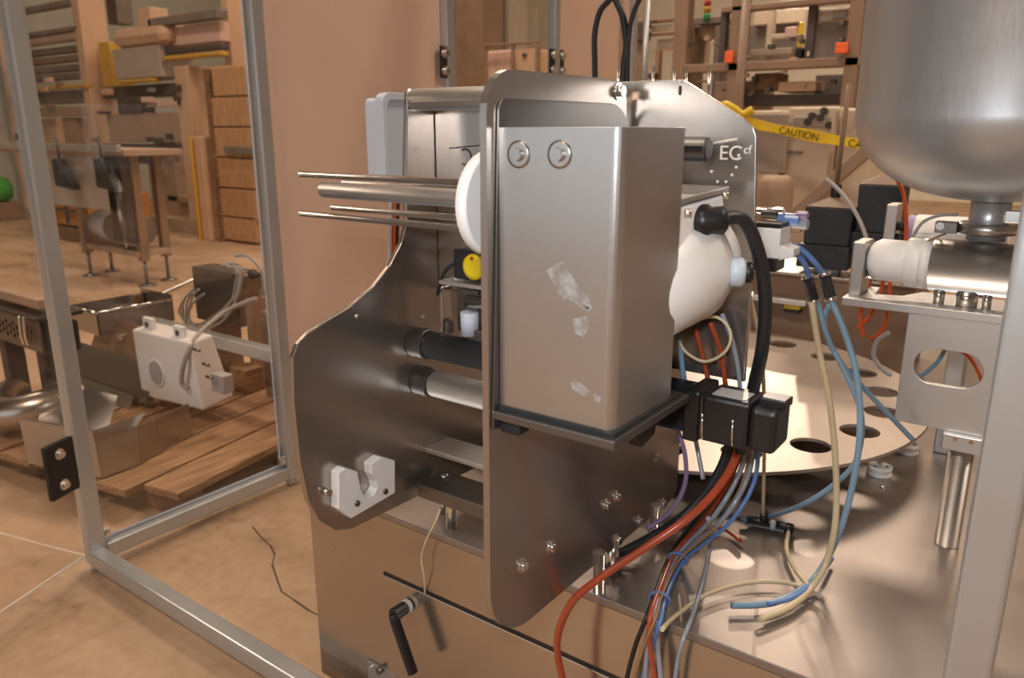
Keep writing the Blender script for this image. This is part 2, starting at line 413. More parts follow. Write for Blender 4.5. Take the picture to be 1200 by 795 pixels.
# white notched block on the far plate
bx = [(397,555),(405,549),(419,553),(423,574),(428,584),(437,582),(442,573),(441,565),(436,556),(435,545),(447,536),(463,540),(463,578),(412,608),(397,597)]
bl = [(at(x, y, X=XL+.016).y, at(x, y, X=XL+.016).z) for x, y in bx]
blk = MB().prism(bl[::-1], 'X', XL, XL+.016).build('notched_block', 'white_plastic', lplate, .001, label='white plastic block with V notch')
for px, py in [(418,590),(451,576)]:
    p = at(px, py, X=XL+.016); MB().cyl(p-Vector((.002,0,0)), p+Vector((.003,0,0)), .0042, n=12).build('screw', 'steel_dark', lplate)
# rollers
def roller(px, py, r, mat, cap):
    p = at(px, py, X=XL+.02)
    o = MB().cyl((XL+.03, p.y, p.z), (XF-T-.002, p.y, p.z), r, n=28, ch=.002).build('roller', mat, unit, label=mat.replace('_', ' ') + ' roller between the side plates')
    MB().cyl((XL, p.y, p.z), (XL+.028, p.y, p.z), r*1.12, n=28, ch=.002).build('bearing', cap, o)
    MB().cyl((XL+.026, p.y, p.z), (XL+.034, p.y, p.z), r*.8, n=20).build('collar', 'chrome', o)
roller(498, 403, .0195, 'black_rubber', 'steel_dark')
roller(503, 448, .0195, 'aluminium', 'steel_dark')
# tie bar, top tube
p = at(502, 522, X=XL)
MB().box((XL, p.y-.01, p.z-.008), (XF-T, p.y+.045, p.z)).build('tie_bar', 'aluminium', unit, .0015)
p = at(486, 117, X=XL)
tt = MB().cyl((XL-.003, p.y, p.z), (XF-T, p.y, p.z), .0145, n=24, ch=.002).build('top_tube', 'steel', unit)
MB().cyl((XL-.006, p.y, p.z), (XL-.002, p.y, p.z), .0155, n=24, ch=.001).build('end_cap', 'chrome', tt)
# support block with its post and screw
p = at(491, 577, Z=.50)
sb = MB().box((-.745, p.y-.005, .495), (-.60, p.y+.055, .517)).build('support_block', 'steel_dark', unit, .0015)
q = at(521, 559, Z=.517); MB().lathe([(.006,0),(.006,.003),(.003,.004)], q, (0,0,1), 14).build('screw', 'chrome', sb)
q = at(529, 618, Z=TZ); MB().cyl((q.x, q.y, TZ), (q.x, q.y, .495), .0085, n=18).build('post', 'chrome', sb)
# stand-offs carrying the plates
for px, py in [(702,694),(765,634)]:
    q = at(px, py, Z=TZ); x = min(q.x, XF+.012)
    MB().cyl((q.x, q.y, TZ), (q.x, q.y, ZB+.012), .0085, n=18, ch=.0008).build('standoff', 'chrome', unit)
for y in (.86, .98): MB().cyl((XL-T/2, y, TZ), (XL-T/2, y, ZB+.004), .0085, n=18).build('standoff', 'chrome', unit)
for y in (.86, 1.0): MB().cyl((XF-T/2, y, TZ), (XF-T/2, y, ZB+.004), .0085, n=18).build('standoff', 'chrome', unit)
# cross plate with the maker's lettering
cpx = [(800,93),(870,138),(883,150),(886,160),(885,250),(877,380),(872,448)]
cp = [(at(x, y, Y=CPY).x, at(x, y, Y=CPY).z) for x, y in cpx]
zt = cp[0][1]
cp = [(XL+.001, zt), *cp, (XF+.01, cp[-1][1]), (XF+.01, .80), (XL+.001, .80)]
cplate = MB().prism(cp[::-1], 'Y', CPY, CPY+.006).build('cross_plate', 'steel_plate', unit, .001)
def on_cp(px, py): return at(px, py, Y=CPY-.0004)
def lettering(body, px, py, size, mat):
    p = on_cp(px, py)
    text_part('lettering', body, size, Matrix.Translation(p) @ Matrix.Rotation(math.radians(90), 4, 'X'), mat, cplate)
lettering('EC', 842, 187, .022, 'engrave_pale')
lettering('cf', 871, 180, .013, 'engrave_pale')
p = on_cp(545, 184); ap = [(p.x+.0105*math.cos(math.radians(t)), CPY-.0005, p.z+.0105*math.sin(math.radians(t))) for t in range(-120, 125, 20)]
MB().tube(ap, .0011, 6, 2).build('lettering', 'ink_black', cplate)
a_, b_ = on_cp(527, 174), on_cp(566, 170); MB().tube([a_, b_], .0008, 6, 1).build('lettering', 'ink_black', cplate)
a_, b_ = on_cp(836, 168), on_cp(864, 163); MB().tube([a_, b_], .0016, 6, 1).build('lettering', 'engrave_pale', cplate)
for px, py in [(834,201),(841,213),(851,213),(858,205),(863,196),(865,186),(866,182),(797,96)]:
    p = on_cp(px, py); MB().cyl(p, p+Vector((0,-.001,0)), .0016, n=8).build('hole_mark', 'engrave_pale', cplate)
p = on_cp(797, 106); MB().box(p-Vector((.0015,.0005,.005)), p+Vector((.0015,.0005,.005))).build('slot', 'ink_black', cplate)
pinrow = MB().box((-.62, CPY+.006, 1.02), (-.39, CPY+.03, 1.045)).build('pin_block', 'aluminium', unit, .001)
for px in (725, 766, 791, 805, 832):
    a_ = at(px, 78, Y=CPY+.018); MB().cyl((a_.x, a_.y, 1.03), (a_.x, a_.y, a_.z), .0017, n=8).build('pin', 'chrome', pinrow)
# knobs behind the guard box
def knob(px0, px1, py, Yk, r, mat='black_plastic'):
    a_ = at(px1, py, Y=Yk); b_ = at(px0, py, Y=Yk)
    k = MB().cyl((b_.x-.02, Yk, a_.z), (a_.x, Yk, a_.z), r, n=24, ch=.002).build('knob', mat, unit)
    MB().cyl((XF, Yk, a_.z), (b_.x-.015, Yk, a_.z), r*.45, n=14).build('shaft', 'chrome', k)
knob(797, 831, 175, .80, .0125); knob(797, 814, 236, .80, .0065)
MB().box((-.450, .845, 1.000), (-.425, .875, 1.032)).build('sensor_bracket', 'aluminium', unit, .001)
# reel: white flange, centre shaft and four rods that take the film roll
reel_y, reel_z = at(540, 243, X=-.485).y + .05, .957
fl_ = MB().lathe([(.050,0),(.0525,.002),(.0525,.012),(.050,.014)], (-.492, reel_y, reel_z), (1,0,0), 40).build('reel_flange', 'white_plastic', unit)
e = at(379, 222, Y=reel_y)
MB().cyl((e.x, reel_y, e.z), (-.49, reel_y, e.z), .0095, n=20, ch=.001).build('reel_shaft', 'steel', fl_)
MB().cyl((-.48, reel_y, reel_z), (XF-T, reel_y, reel_z), .02, n=20).build('reel_hub', 'steel_dark', fl_)
for px, py in [(351,204),(352,250),(389,243),(402,214)]:
    e = at(px, py, X=-.768); MB().cyl((-.768, e.y, e.z), (-.49, e.y, e.z), .0036, n=12, ch=.001).build('reel_rod', 'chrome', fl_)

# sensor behind the rollers
Yq = .80
def b_px(m, x0, y0, x1, y1, Yv, th):
    a_, b_ = at(x0, y0, Y=Yv), at(x1, y1, Y=Yv)
    return m.box((a_.x, Yv, a_.z), (b_.x, Yv+th, b_.z))
sen = thing('film_sensor', (-.60, .81, .80), 'black square sensor with yellow dial on a small steel bracket', 'sensor')
b_px(MB(), 531, 292, 580, 333, Yq, .03).build('housing', 'black_plastic', sen, .002)
p = at(556, 313, Y=Yq)
MB().lathe([(.018,0),(.017,.004),(.012,.006)], (p.x, Yq, p.z), (0,-1,0), 28).build('dial', 'yellow_plastic', sen)
q = at(553, 303, Y=Yq-.006); MB().cyl(q, q-Vector((0,.002,0)), .0022, n=10).build('indicator', 'lamp_red', sen)
b_px(MB(), 514, 333, 580, 338, Yq-.01, .05).build('bracket', 'aluminium', sen, .001)
b_px(MB(), 514, 337, 519, 392, Yq+.01, .02).build('bracket_leg', 'chrome', sen, .001)
b_px(MB(), 535, 337, 560, 392, Yq+.012, .02).build('gear_block', 'steel_dark', sen, .002)
p = at(545, 353, Y=Yq); MB().cyl((p.x, Yq+.005, p.z), (XF-T-.004, Yq+.005, p.z), .009, n=18).build('sensor_shaft', 'chrome', sen)
p = at(553, 375, Y=Yq+.01); MB().cyl((p.x, Yq+.005, p.z-.02), (p.x, Yq+.005, p.z+.012), .0125, n=18).build('actuator', 'hmi_grey', sen)
MB().cyl((p.x-.03, Yq-.005, p.z-.02), (p.x-.03, Yq-.005, p.z), .008, n=16, ch=.002).build('bearing', 'steel_dark', sen)
MB().box((-.66, Yq+.0, .745), (-.51, Yq+.04, .765)).build('base_bar', 'steel_dark', sen, .002)
tag(MB().tube([at(533,308,Y=.80), at(522,318,Y=.798), at(516,332,Y=.80), at(513,345,Y=.805)], .0028).build('sensor_cable', 'black_hose'), 'short black cable looping off the yellow dial sensor', 'cable')

# ================================================================= STAINLESS GUARD BOX on the near plate
gx0, gx1, gy0, gy1, gz0, gz1 = XF+.004, -.318, .591, .714, .762, 1.031
box = thing('guard_box', ((gx0+gx1)/2, (gy0+gy1)/2, gz0), 'tall brushed stainless guard box bolted to near side plate with chalky scuff marks', 'guard box')
t = .0025
m = MB()
outer = [(gx0, gy1), (gx0, gy0)] + arc(gx1-.010, gy0+.010, .010, -90, 0, 6) + [(gx1, gy1)]
inner = [(gx1-t, gy1)] + [(x, y) for x, y in arc(gx1-.010, gy0+.010, .010-t, 0, -90, 6)] + [(gx0+t, gy0+t), (gx0+t, gy1)]
m.prism(outer + inner, 'Z', gz0, gz1).build('cover', 'steel', box, .0006)
bp_ = [(gy0-.010, .74)] + [(.86, .74), (.86, .95)] + arc(.80, 1.002, .055, 0, 90, 8) + arc(gy0+.012, 1.047, .010, 90, 180, 4)
MB().prism([(y, z) for y, z in bp_], 'X', XF+.0005, XF+.0035).build('mounting_plate', 'steel_dark', box, .0008)
for px, py in [(608,181),(656,181)]:
    p = at(px, py, Y=gy0)
    bo = MB().hexbolt(p, (0,-1,0), .0062, .0045, False).build('bolt', 'steel', box)
    MB().lathe([(.0115,0),(.0125,.001),(.010,.0014)], p, (0,-1,0), 20).build('washer', 'steel', bo)
fl2 = MB().box((gx0-.004, gy0-.010, gz0-.013), (gx1+.008, gy1+.03, gz0-.004)).build('base_flange', 'steel_dark', box, .0015)
MB().box((gx0, gy0-.003, gz0-.005), (gx1+.003, gy1+.02, gz0)).build('gasket', 'black_rubber', box, .0005)
MB().box((gx0-.002, gy0+.002, gz0-.030), (gx0+.022, gy0+.022, gz0-.013)).build('rubber_block', 'black_rubber', fl2, .002)
MB().prism([(gy0+.06, gz0-.013), (gy1+.02, gz0-.013), (gy1+.01, gz0-.05), (gy1-.02, gz0-.055)], 'X', gx1-.035, gx1-.02).build('rubber_gusset', 'black_rubber', fl2, .001)
def scuff(pts, name='scuff_mark'):
    P = [at(x, y, Y=gy0) for x, y in pts]
    MB().prism([(q.x, q.z) for q in P][::-1], 'Y', gy0-.0005, gy0+.0003).build(name, 'smudge', box)
scuff([(641,317),(659,306),(682,342),(690,350),(694,362),(690,365),(668,347),(662,352),(655,345)])
scuff([(672,374),(687,371),(691,384),(684,396),(674,390)])
scuff([(669,448),(676,446),(691,459),(686,465),(671,456)])
scuff([(696,462),(705,465),(704,472),(697,470)])
scuff([(666,346),(692,361),(688,364),(666,350)])

# ================================================================= WHITE GEARED MOTOR
gm = thing('gear_motor', (-.36, .78, .82), 'white painted gear motor with terminal box behind the guard box', 'motor')
MB().lathe([(.05,-.02),(.069,-.012),(.070,-.01),(.067,.096),(.066,.097),(.060,.112),(.050,.122),(.050,.122),(.047,.138),(.03,.144)], (-.385, .717, .866), (.36,1,.24), 40).build('housing', 'white_paint', gm)
MB().hexa([(-.42,.72,.880),(-.322,.72,.872),(-.306,.830,.892),(-.42,.830,.892)], [(-.41,.725,.955),(-.325,.725,.955),(-.318,.822,.962),(-.41,.822,.962)]).build('terminal_box', 'white_paint', gm, .004)
ld = MB().hexa([(-.415,.718,.957),(-.322,.718,.957),(-.314,.828,.964),(-.415,.828,.964)], [(-.415,.718,.963),(-.322,.718,.963),(-.314,.828,.970),(-.415,.828,.970)]).build('terminal_lid', 'aluminium', gm, .001)
for px, py in [(806,255),(850,233)]:
    p = at(px, py, Z=.966); MB().cyl(p, p+Vector((0,0,.006)), .003, n=10).build('screw', 'chrome', ld)
g0 = at(836, 263, Y=.76)
MB().lathe([(.012,0),(.0175,.002),(.0175,.014),(.014,.018),(.0145,.030),(.009,.034)], (-.328, .772, g0.z), (1,.25,.1), 20).build('cable_gland', 'black_plastic', gm)
e = at(866, 320, Y=.80)
br = MB().lathe([(.016,0),(.016,.016),(.012,.02)], (e.x-.014, .80, e.z), (1,.4,0), 20).build('end_boss', 'hmi_grey', gm)
MB().lathe([(.011,0),(.011,.008),(.007,.010)], (e.x+.003, .806, e.z), (1,.4,0), 18).build('plug', 'black_plastic', br)
MB().box((XF, .74, .80), (-.40, .80, .86)).build('mount', 'steel_dark', gm, .002)
g1 = Vector((-.30, .779, g0.z+.004))
tag(MB().tube([g1, at(868,256,Y=.80), at(882,276,Y=.815), at(893,315,Y=.83), at(897,360,Y=.84), at(893,410,Y=.85), at(884,450,Y=.87), at(876,490,Y=.88), at(868,530,Y=.885)], .0075, 12).build('power_cable', 'black_hose'),
    'thick black power cable curving down from the white gear motor', 'cable')

# ================================================================= BLACK SERVO MOTOR
sy, sz = .812, at(850, 486, Y=.812).z
sv = thing('servo_motor', (-.31, sy, sz-.035), 'black square servo motor with grey label under the guard box', 'motor')
x1 = at(912, 490, Y=sy-.02).x; x0 = XF+.001
def sx(px): return at(px, 486, Y=sy-.02).x
MB().cyl((x0, sy, sz), (sx(806), sy, sz), .030, n=28, ch=.003).build('coupling', 'black_plastic', sv)
MB().box((sx(804), sy-.030, sz-.030), (sx(822), sy+.030, sz+.030)).build('flange', 'black_plastic', sv, .003)
MB().box((sx(824), sy-.027, sz-.027), (sx(880), sy+.027, sz+.027)).build('body', 'black_plastic', sv, .004)
MB().box((sx(822), sy-.024, sz-.024), (sx(824), sy+.024, sz+.024)).build('joint_ring', 'steel_dark', sv)
MB().box((sx(880), sy-.026, sz-.026), (x1, sy+.026, sz+.024)).build('encoder_cap', 'black_plastic', sv, .006)
MB().box((sx(832), sy-.018, sz+.0265), (sx(872), sy+.010, sz+.0278)).build('label_plate', 'label_grey', sv)
MB().box((sx(884), sy-.010, sz+.022), (x1+.004, sy+.016, sz+.032)).build('connector', 'black_plastic', sv, .002)
for dx in (826, 862):
    for dz in (-.024,):
        MB().cyl((sx(dx), sy-.0275, sz+dz+.03), (sx(dx)+.001, sy-.0275, sz+dz), .0015, n=6).build('screw', 'chrome', sv)

# ================================================================= TURNTABLE
DC, DR, DZ = (-.664, 1.517), .492, .51
tt_ = thing('turntable', (DC[0], DC[1], TZ), 'round steel turntable disc with large cup holes above the table', 'turntable')
holes = []
hp = at(950, 522, Z=DZ); ha = math.atan2(hp.y-DC[1], hp.x-DC[0]); hr = math.hypot(hp.y-DC[1], hp.x-DC[0])
for k in range(20):
    a_ = ha + k * 2 * math.pi / 20
    holes.append(circle(DC[0]+hr*math.cos(a_), DC[1]+hr*math.sin(a_), .034, 24))
MB().prism(circle(*DC, DR, 96), 'Z', DZ-.006, DZ, holes).build('disc', 'steel_disc', tt_)
MB().cyl((DC[0], DC[1], TZ), (DC[0], DC[1], DZ-.006), .09, n=32).build('hub', 'steel_dark', tt_)

# ================================================================= FILLING STATION (slotted plate, columns, valve) AND HOPPER
FY = 1.218
st = thing('filling_station', (-.09, 1.24, TZ), 'stainless filling station with slotted support plate on round columns', 'machine unit')
a_ = at(1066, 357, Y=FY); b_ = at(1048, 491, Y=FY); x_r = .02; zt, zb = a_.z, (b_.z + at(1150, 515, Y=FY).z) / 2
s0, s1 = at(1071, 425, Y=FY), at(1152, 440, Y=FY); sc_, rh = (s0.z+s1.z)/2, .026
slot = arc(s1.x-rh, sc_, rh, -90, 90, 10) + arc(s0.x+rh, sc_, rh, 90, 270, 10)
MB().prism([(a_.x, zb), (x_r, zb), (x_r, zt-.012), (a_.x, zt-.012)], 'Y', FY, FY+.010, [slot]).build('slotted_plate', 'aluminium', st, .001)
l0 = at(987, 352, Y=FY)
shelf = [(l0.x, FY-.004), (x_r, FY-.004), (x_r, FY+.11), (a_.x+.02, FY+.11)] + arc(a_.x-.01, FY+.13, .045, -20, -160, 8)[::1] + [(l0.x, FY+.11)]
shelf = [(l0.x, FY-.004), (x_r, FY-.004), (x_r, FY+.11), (l0.x+.09, FY+.11), (l0.x+.07, FY+.06), (l0.x+.035, FY+.05), (l0.x+.03, FY+.11), (l0.x, FY+.11)]
MB().prism(shelf, 'Z', zt-.012, zt).build('shelf_plate', 'aluminium', st, .001)
u0 = at(985, 281, Y=FY+.03)
up = MB().box((l0.x+.002, FY+.02, zt), (l0.x+.02, FY+.075, u0.z)).build('upright_bracket', 'aluminium', st, .002)
for dz in (.030, .045): MB().cyl((l0.x+.02, FY+.045, zt+dz), (l0.x+.034, FY+.045, zt+dz), .007, n=14, ch=.001).build('nut', 'chrome', up)
col_b = at(1108, 640, Z=TZ)
for cx_, nm in ((col_b.x, 0), (col_b.x+.24, 1)):
    c_ = MB().cyl((cx_, FY+.012, TZ), (cx_, FY+.012, zb-.022), .0165, n=24, ch=.001).build('column', 'steel', st)
    MB().box((cx_-.024, FY-.012, zb-.024), (cx_+.03, FY+.034, zb)).build('clamp_block', 'aluminium', st, .0015)
    for dx in (-.008, .012): MB().cyl((cx_+dx, FY-.013, zb-.006), (cx_+dx, FY-.009, zb-.006), .003, n=8).build('screw', 'brown_wire', st)
MB().box((x_r-.01, FY, zb-.02), (.20, FY+.02, zb)).build('cross_bar', 'aluminium', st, .001)
# valve cylinder and white piston
VY = 1.262
v0, v1 = at(1090, 316, Y=VY), at(1196, 322, Y=VY); vr, vz = .037, at(1140, 314, Y=VY).z
val = thing('valve_cylinder', ((v0.x+v1.x)/2, VY, vz-vr), 'polished horizontal valve cylinder with white plastic piston end', 'valve')
MB().cyl((v0.x, VY, vz), (v1.x+.01, VY, vz), vr, n=40, ch=.002).build('barrel', 'steel', val)
w0, w1 = at(1062, 312, Y=VY).x, at(1018, 306, Y=VY).x
MB().lathe([(.034,0),(.036,.002),(.036,.026),(.034,.028)], (w0, VY, vz), (1,0,0), 32).build('piston_collar', 'white_plastic', val)
MB().lathe([(.016,0),(.026,.006),(.031,.016),(.031,.075)], (w1, VY, vz), (1,0,0), 32).build('piston', 'white_plastic', val)
MB().lathe([(.0365,0),(.0365,.014)], (v0.x-.012, VY, vz), (1,0,0), 32).build('seal_ring', 'white_paint', val)
for px, r in ((1100,.0075),(1133,.014),(1157,.006),(1185,.006)):
    q = at(px, 350, Y=VY-.01); MB().cyl((q.x, VY-.01, zt), (q.x, VY-.01, vz-vr+.006), r, n=18).build('support_peg', 'chrome', val)
MB().cyl((v1.x+.01, VY, vz), (v1.x+.03, VY, vz), .008, n=14).build('rod', 'chrome', val)
for dz in (.018, -.018): MB().cyl((v1.x+.01, VY-.015, vz+dz), (v1.x+.026, VY-.015, vz+dz), .005, n=12).build('nut', 'chrome', val)
ring = [(w0+.035+.011*math.cos(t_), VY-.008+.011*math.sin(t_), vz+.040+.006*math.cos(t_)) for t_ in [k*math.pi/6 for k in range(13)]]
MB().tube(ring, .0012, 6, 2).build('wire_ring', 'brown_wire', val)
# rear piston, seen over the barrel
YV2 = 1.62
q0, q1 = at(1072, 272, Y=YV2), at(1112, 268, Y=YV2)
val2 = thing('rear_valve_piston', (q1.x+.05, YV2, TZ), 'white plastic piston with lilac tip behind the polished valve cylinder', 'valve')
MB().cyl((q0.x, YV2, q0.z), (q1.x+.10, YV2, q0.z), .033, n=28, ch=.003).build('piston', 'white_plastic', val2)
MB().cyl((q0.x-.014, YV2, q0.z+.01), (q0.x+.002, YV2, q0.z+.008), .022, n=24, ch=.002).build('tip', 'lilac_plastic', val2)
MB().box((q1.x+.03, YV2-.02, TZ), (q1.x+.06, YV2+.03, q0.z-.03)).build('upright', 'aluminium', val2, .002)
MB().box((q0.x-.05, YV2-.02, q0.z-.05), (q1.x+.10, YV2+.03, q0.z-.03)).build('shelf', 'aluminium', val2, .002)
MB().box((q0.x-.05, YV2-.02, q0.z-.03), (q0.x-.03, YV2+.03, q0.z+.05)).build('end_plate', 'aluminium', val2, .002)
for dz in (.01,-.012): MB().cyl((q0.x-.03, YV2-.01, q0.z+dz), (q0.x-.014, YV2-.01, q0.z+dz), .008, n=12).build('nut', 'black_plastic', val2)
# hopper
HY = 1.28
hc = at(1168, 200, Y=HY); hx = hc.x
hb = at(1165, 236, Y=HY).z; R_ = .188
hop = thing('hopper', (hx, HY, hb), 'large brushed stainless hopper with rounded bottom above the valve cylinder', 'hopper')
prof = [(.024, .0)] + [(.03+(R_-.03)*math.sin(math.radians(t_)), .118*(1-math.cos(math.radians(t_)))+.002) for t_ in range(8, 91, 6)] + [(R_, .19), (R_+.0012, .192), (R_+.0012, .62), (R_+.012, .622), (R_+.012, .632)]
MB().lathe(prof, (hx, HY, hb), (0,0,1), 72).build('bowl', 'steel_hopper', hop)
MB().cyl((hx, HY, vz+.038), (hx, HY, hb+.004), .025, n=28).build('outlet_pipe', 'steel_tube', hop)
cz = at(1165, 268, Y=HY).z
cl = MB().lathe([(.034,-.008),(.040,-.006),(.040,.006),(.034,.008)], (hx, HY, cz), (0,0,1), 32).build('clamp_ring', 'steel', hop)
cb = at(1112, 258, Y=HY-.02)
MB().box((hx-.062, HY-.03, cz-.008), (hx-.034, HY-.012, cz+.008)).build('clamp_ear', 'steel_dark', cl, .001)
MB().cyl((hx-.055, HY-.034, cz+.002), (hx-.055, HY-.028, cz+.002), .006, n=6).build('clamp_bolt', 'chrome', cl)
MB().box((hx+.02, HY-.04, cz+.012), (hx+.05, HY-.02, cz+.03)).build('clamp_nut', 'chrome', cl, .002)

# black covered coils
def cover(px0, py0, px1, py1, Yc, dp, zfloor, label, stem):
    a_, b_ = at(px0, py0, Y=Yc), at(px1, py1, Y=Yc)
    g = thing('solenoid_cover', ((a_.x+b_.x)/2, Yc+dp/2, zfloor), label, 'cover')
    x0_, x1_ = a_.x, b_.x; z1, z0 = a_.z, b_.z
    MB().hexa([(x0_,Yc,z0),(x1_,Yc,z0),(x1_,Yc+dp,z0),(x0_,Yc+dp,z0)], [(x0_-.003,Yc,z1),(x1_+.003,Yc,z1),(x1_+.003,Yc+dp,z1),(x0_-.003,Yc+dp,z1)]).build('shell', 'black_cover', g, .004)
    xm, ym = (x0_+x1_)/2, Yc+dp/2
    MB().hexa([(x0_-.003,Yc,z1),(x1_+.003,Yc,z1),(x1_+.003,Yc+dp,z1),(x0_-.003,Yc+dp,z1)], [(xm-.012,ym-.012,z1+.022),(xm+.012,ym-.012,z1+.022),(xm+.012,ym+.012,z1+.022),(xm-.012,ym+.012,z1+.022)]).build('lid', 'machine_brown', g, .003)
    MB().box((x0_-.012, Yc-.004, max(z0-.06, zfloor)), (x1_+.004, Yc+dp, z0)).build('base_block', 'black_cover', g, .003)
    if z0-.06 > zfloor: MB().box((xm-.03, ym-.02, zfloor), (xm+.03, ym+.02, z0-.058)).build('pillar', 'steel_dark', g)
    if stem:
        MB().lathe([(.010,0),(.013,.005),(.013,.032),(.009,.038)], (xm, ym, z1+.02), (0,0,1), 14).build('cable_gland', 'black_plastic', g)
        MB().cyl((xm, ym, z1+.055), (xm+.004, ym, z1+.30), .006, n=10).build('stem', 'machine_brown', g)
    return g
rcy = 2.06
ra, rb = at(884, 318, Y=rcy), at(1075, 318, Y=rcy)
rear = thing('rear_housing', ((ra.x+rb.x)/2, rcy+.12, TZ), 'brown steel housing behind the turntable carrying the black coil covers', 'housing')
MB().box((ra.x, rcy, TZ), (rb.x, rcy+.24, ra.z)).build('body', 'machine_brown', rear, .004)
MB().box((ra.x-.01, rcy-.01, ra.z), (rb.x+.01, rcy+.25, ra.z+.008)).build('top_plate', 'steel_plate', rear, .002)
q = at(932, 357, Y=rcy)
sh_ = MB().box((q.x-.02, rcy-.03, q.z-.008), (q.x+.02, rcy, q.z+.008)).build('sensor', 'yellow_plastic', rear, .002)
MB().box((q.x-.02, rcy-.03, q.z-.018), (q.x+.02, rcy, q.z-.008)).build('sensor_base', 'black_plastic', sh_, .002)
MB().box((q.x-.13, rcy-.05, q.z+.008), (q.x+.04, rcy, q.z+.020)).build('ledge', 'aluminium', rear, .001)
zr = ra.z + .008
cover(945, 242, 994, 290, 2.08, .10, zr, 'black cube-shaped coil cover with cable stem beside the upright bracket', True)
cover(1008, 216, 1050, 275, 2.10, .10, zr, 'black cube-shaped coil cover partly under the hopper', False)

# white pneumatic manifold
mf = thing('valve_manifold', (-.29, 1.0, .88), 'small white pneumatic valve block with brass and blue fittings', 'valve block')
Ym = 1.0
a_, b_ = at(880, 266, Y=Ym), at(912, 304, Y=Ym)
MB().box((a_.x, Ym, b_.z), (b_.x, Ym+.045, a_.z)).build('block', 'white_plastic', mf, .002)
MB().box((a_.x+.002, Ym+.002, a_.z), (b_.x-.002, Ym+.04, a_.z+.006)).build('top_cover', 'black_plastic', mf, .001)
MB().box((a_.x-.006, Ym+.002, b_.z-.018), (b_.x-.003, Ym+.04, b_.z)).build('connector_block', 'black_plastic', mf, .002)
MB().hexa([(b_.x, Ym, b_.z-.002),(b_.x+.018, Ym+.002, b_.z+.004),(b_.x+.018, Ym+.03, b_.z+.004),(b_.x, Ym+.04, b_.z-.002)],
          [(b_.x, Ym, b_.z+.018),(b_.x+.018, Ym+.002, b_.z+.014),(b_.x+.018, Ym+.03, b_.z+.014),(b_.x, Ym+.04, b_.z+.018)]).build('elbow', 'white_plastic', mf, .002)
MB().box((-.36, CPY+.006, b_.z), (-.352, Ym+.045, a_.z)).build('bracket', 'steel_dark', mf, .001)
MB().box((-.36, Ym+.03, b_.z), (a_.x+.004, Ym+.045, a_.z-.01)).build('bracket', 'steel_dark', mf, .001)
for px, py, r, mt in [(925,258,.009,'blue_hose'),(937,263,.007,'smoke_hose'),(903,250,.007,'black_plastic'),(912,247,.005,'chrome'),(893,247,.005,'chrome'),(920,270,.005,'brown_wire'),(940,252,.005,'violet_hose')]:
    q = at(px, py, Y=Ym+.05); MB().cyl(q-Vector((r*1.6,0,0)), q+Vector((r*1.6,0,0)), r, n=12, ch=.001).build('fitting', mt, mf)
MB().box((a_.x, Ym+.045, at(925,272,Y=Ym+.05).z), (at(942,262,Y=Ym+.06).x, Ym+.058, at(930,260,Y=Ym+.05).z)).build('fitting_rail', 'brown_wire', mf, .002)
# machined rest pads and the small black fitting on the table
for px, py, lab in [(1030, 556, 'white ribbed round pad on the table under the disc rim, nearer one'), (1062, 530, 'white ribbed round pad on the table under the disc rim, farther one')]:
    q = at(px, py, Z=TZ); g = thing('rest_pad', (q.x, q.y, TZ), lab, 'pad', 'rest pads by the turntable')
    MB().lathe([(.021,0),(.021,.004),(.019,.005),(.019,.010),(.021,.011),(.021,.016),(.019,.017)], (q.x, q.y, TZ), (0,0,1), 28).build('disc', 'white_paint', g)
    MB().cyl((q.x, q.y, TZ+.016), (q.x, q.y, TZ+.027), .003, n=10).build('pin', 'chrome', g)
    for k in range(3): MB().cyl((q.x+.012*math.cos(k*2.1), q.y+.012*math.sin(k*2.1), TZ+.016), (q.x+.012*math.cos(k*2.1), q.y+.012*math.sin(k*2.1), TZ+.019), .002, n=8).build('screw', 'steel_dark', g)
q = at(1034, 572, Z=TZ); tag(MB().lathe([(.004,0),(.004,.003),(.002,.005)], (q.x,q.y,TZ), (0,0,1), 12).build('table_bolt', 'chrome'), 'tiny bolt head on the table in front of white pad', 'bolt')
f0, f1 = at(876, 610, Z=TZ+.012), at(930, 620, Z=TZ+.012)
ft = thing('tee_fitting', (f0+f1)/2 - Vector((0,0,.012)), 'black tee fitting lying on the steel table joining clear and blue tubes', 'fitting')
MB().cyl(f0, f1, .0075, n=14, ch=.001).build('body', 'black_plastic', ft)
MB().cyl(f0.lerp(f1,.35), f0.lerp(f1,.35)+Vector((0,0,.02)), .006, n=12).build('branch', 'black_plastic', ft)
MB().cyl(f0.lerp(f1,.5), f0.lerp(f1,.62), .0085, n=12).build('collar', 'label_grey', ft)
MB().cyl(f0.lerp(f1,.9)+Vector((0,0,.004)), f0.lerp(f1,.9)+Vector((.003,-.012,-.002)), .006, n=12).build('elbow', 'black_plastic', ft)
MB().cyl(f0.lerp(f1,-.14), f0, .0055, n=12).build('end_collar', 'pale_blue_hose', ft)

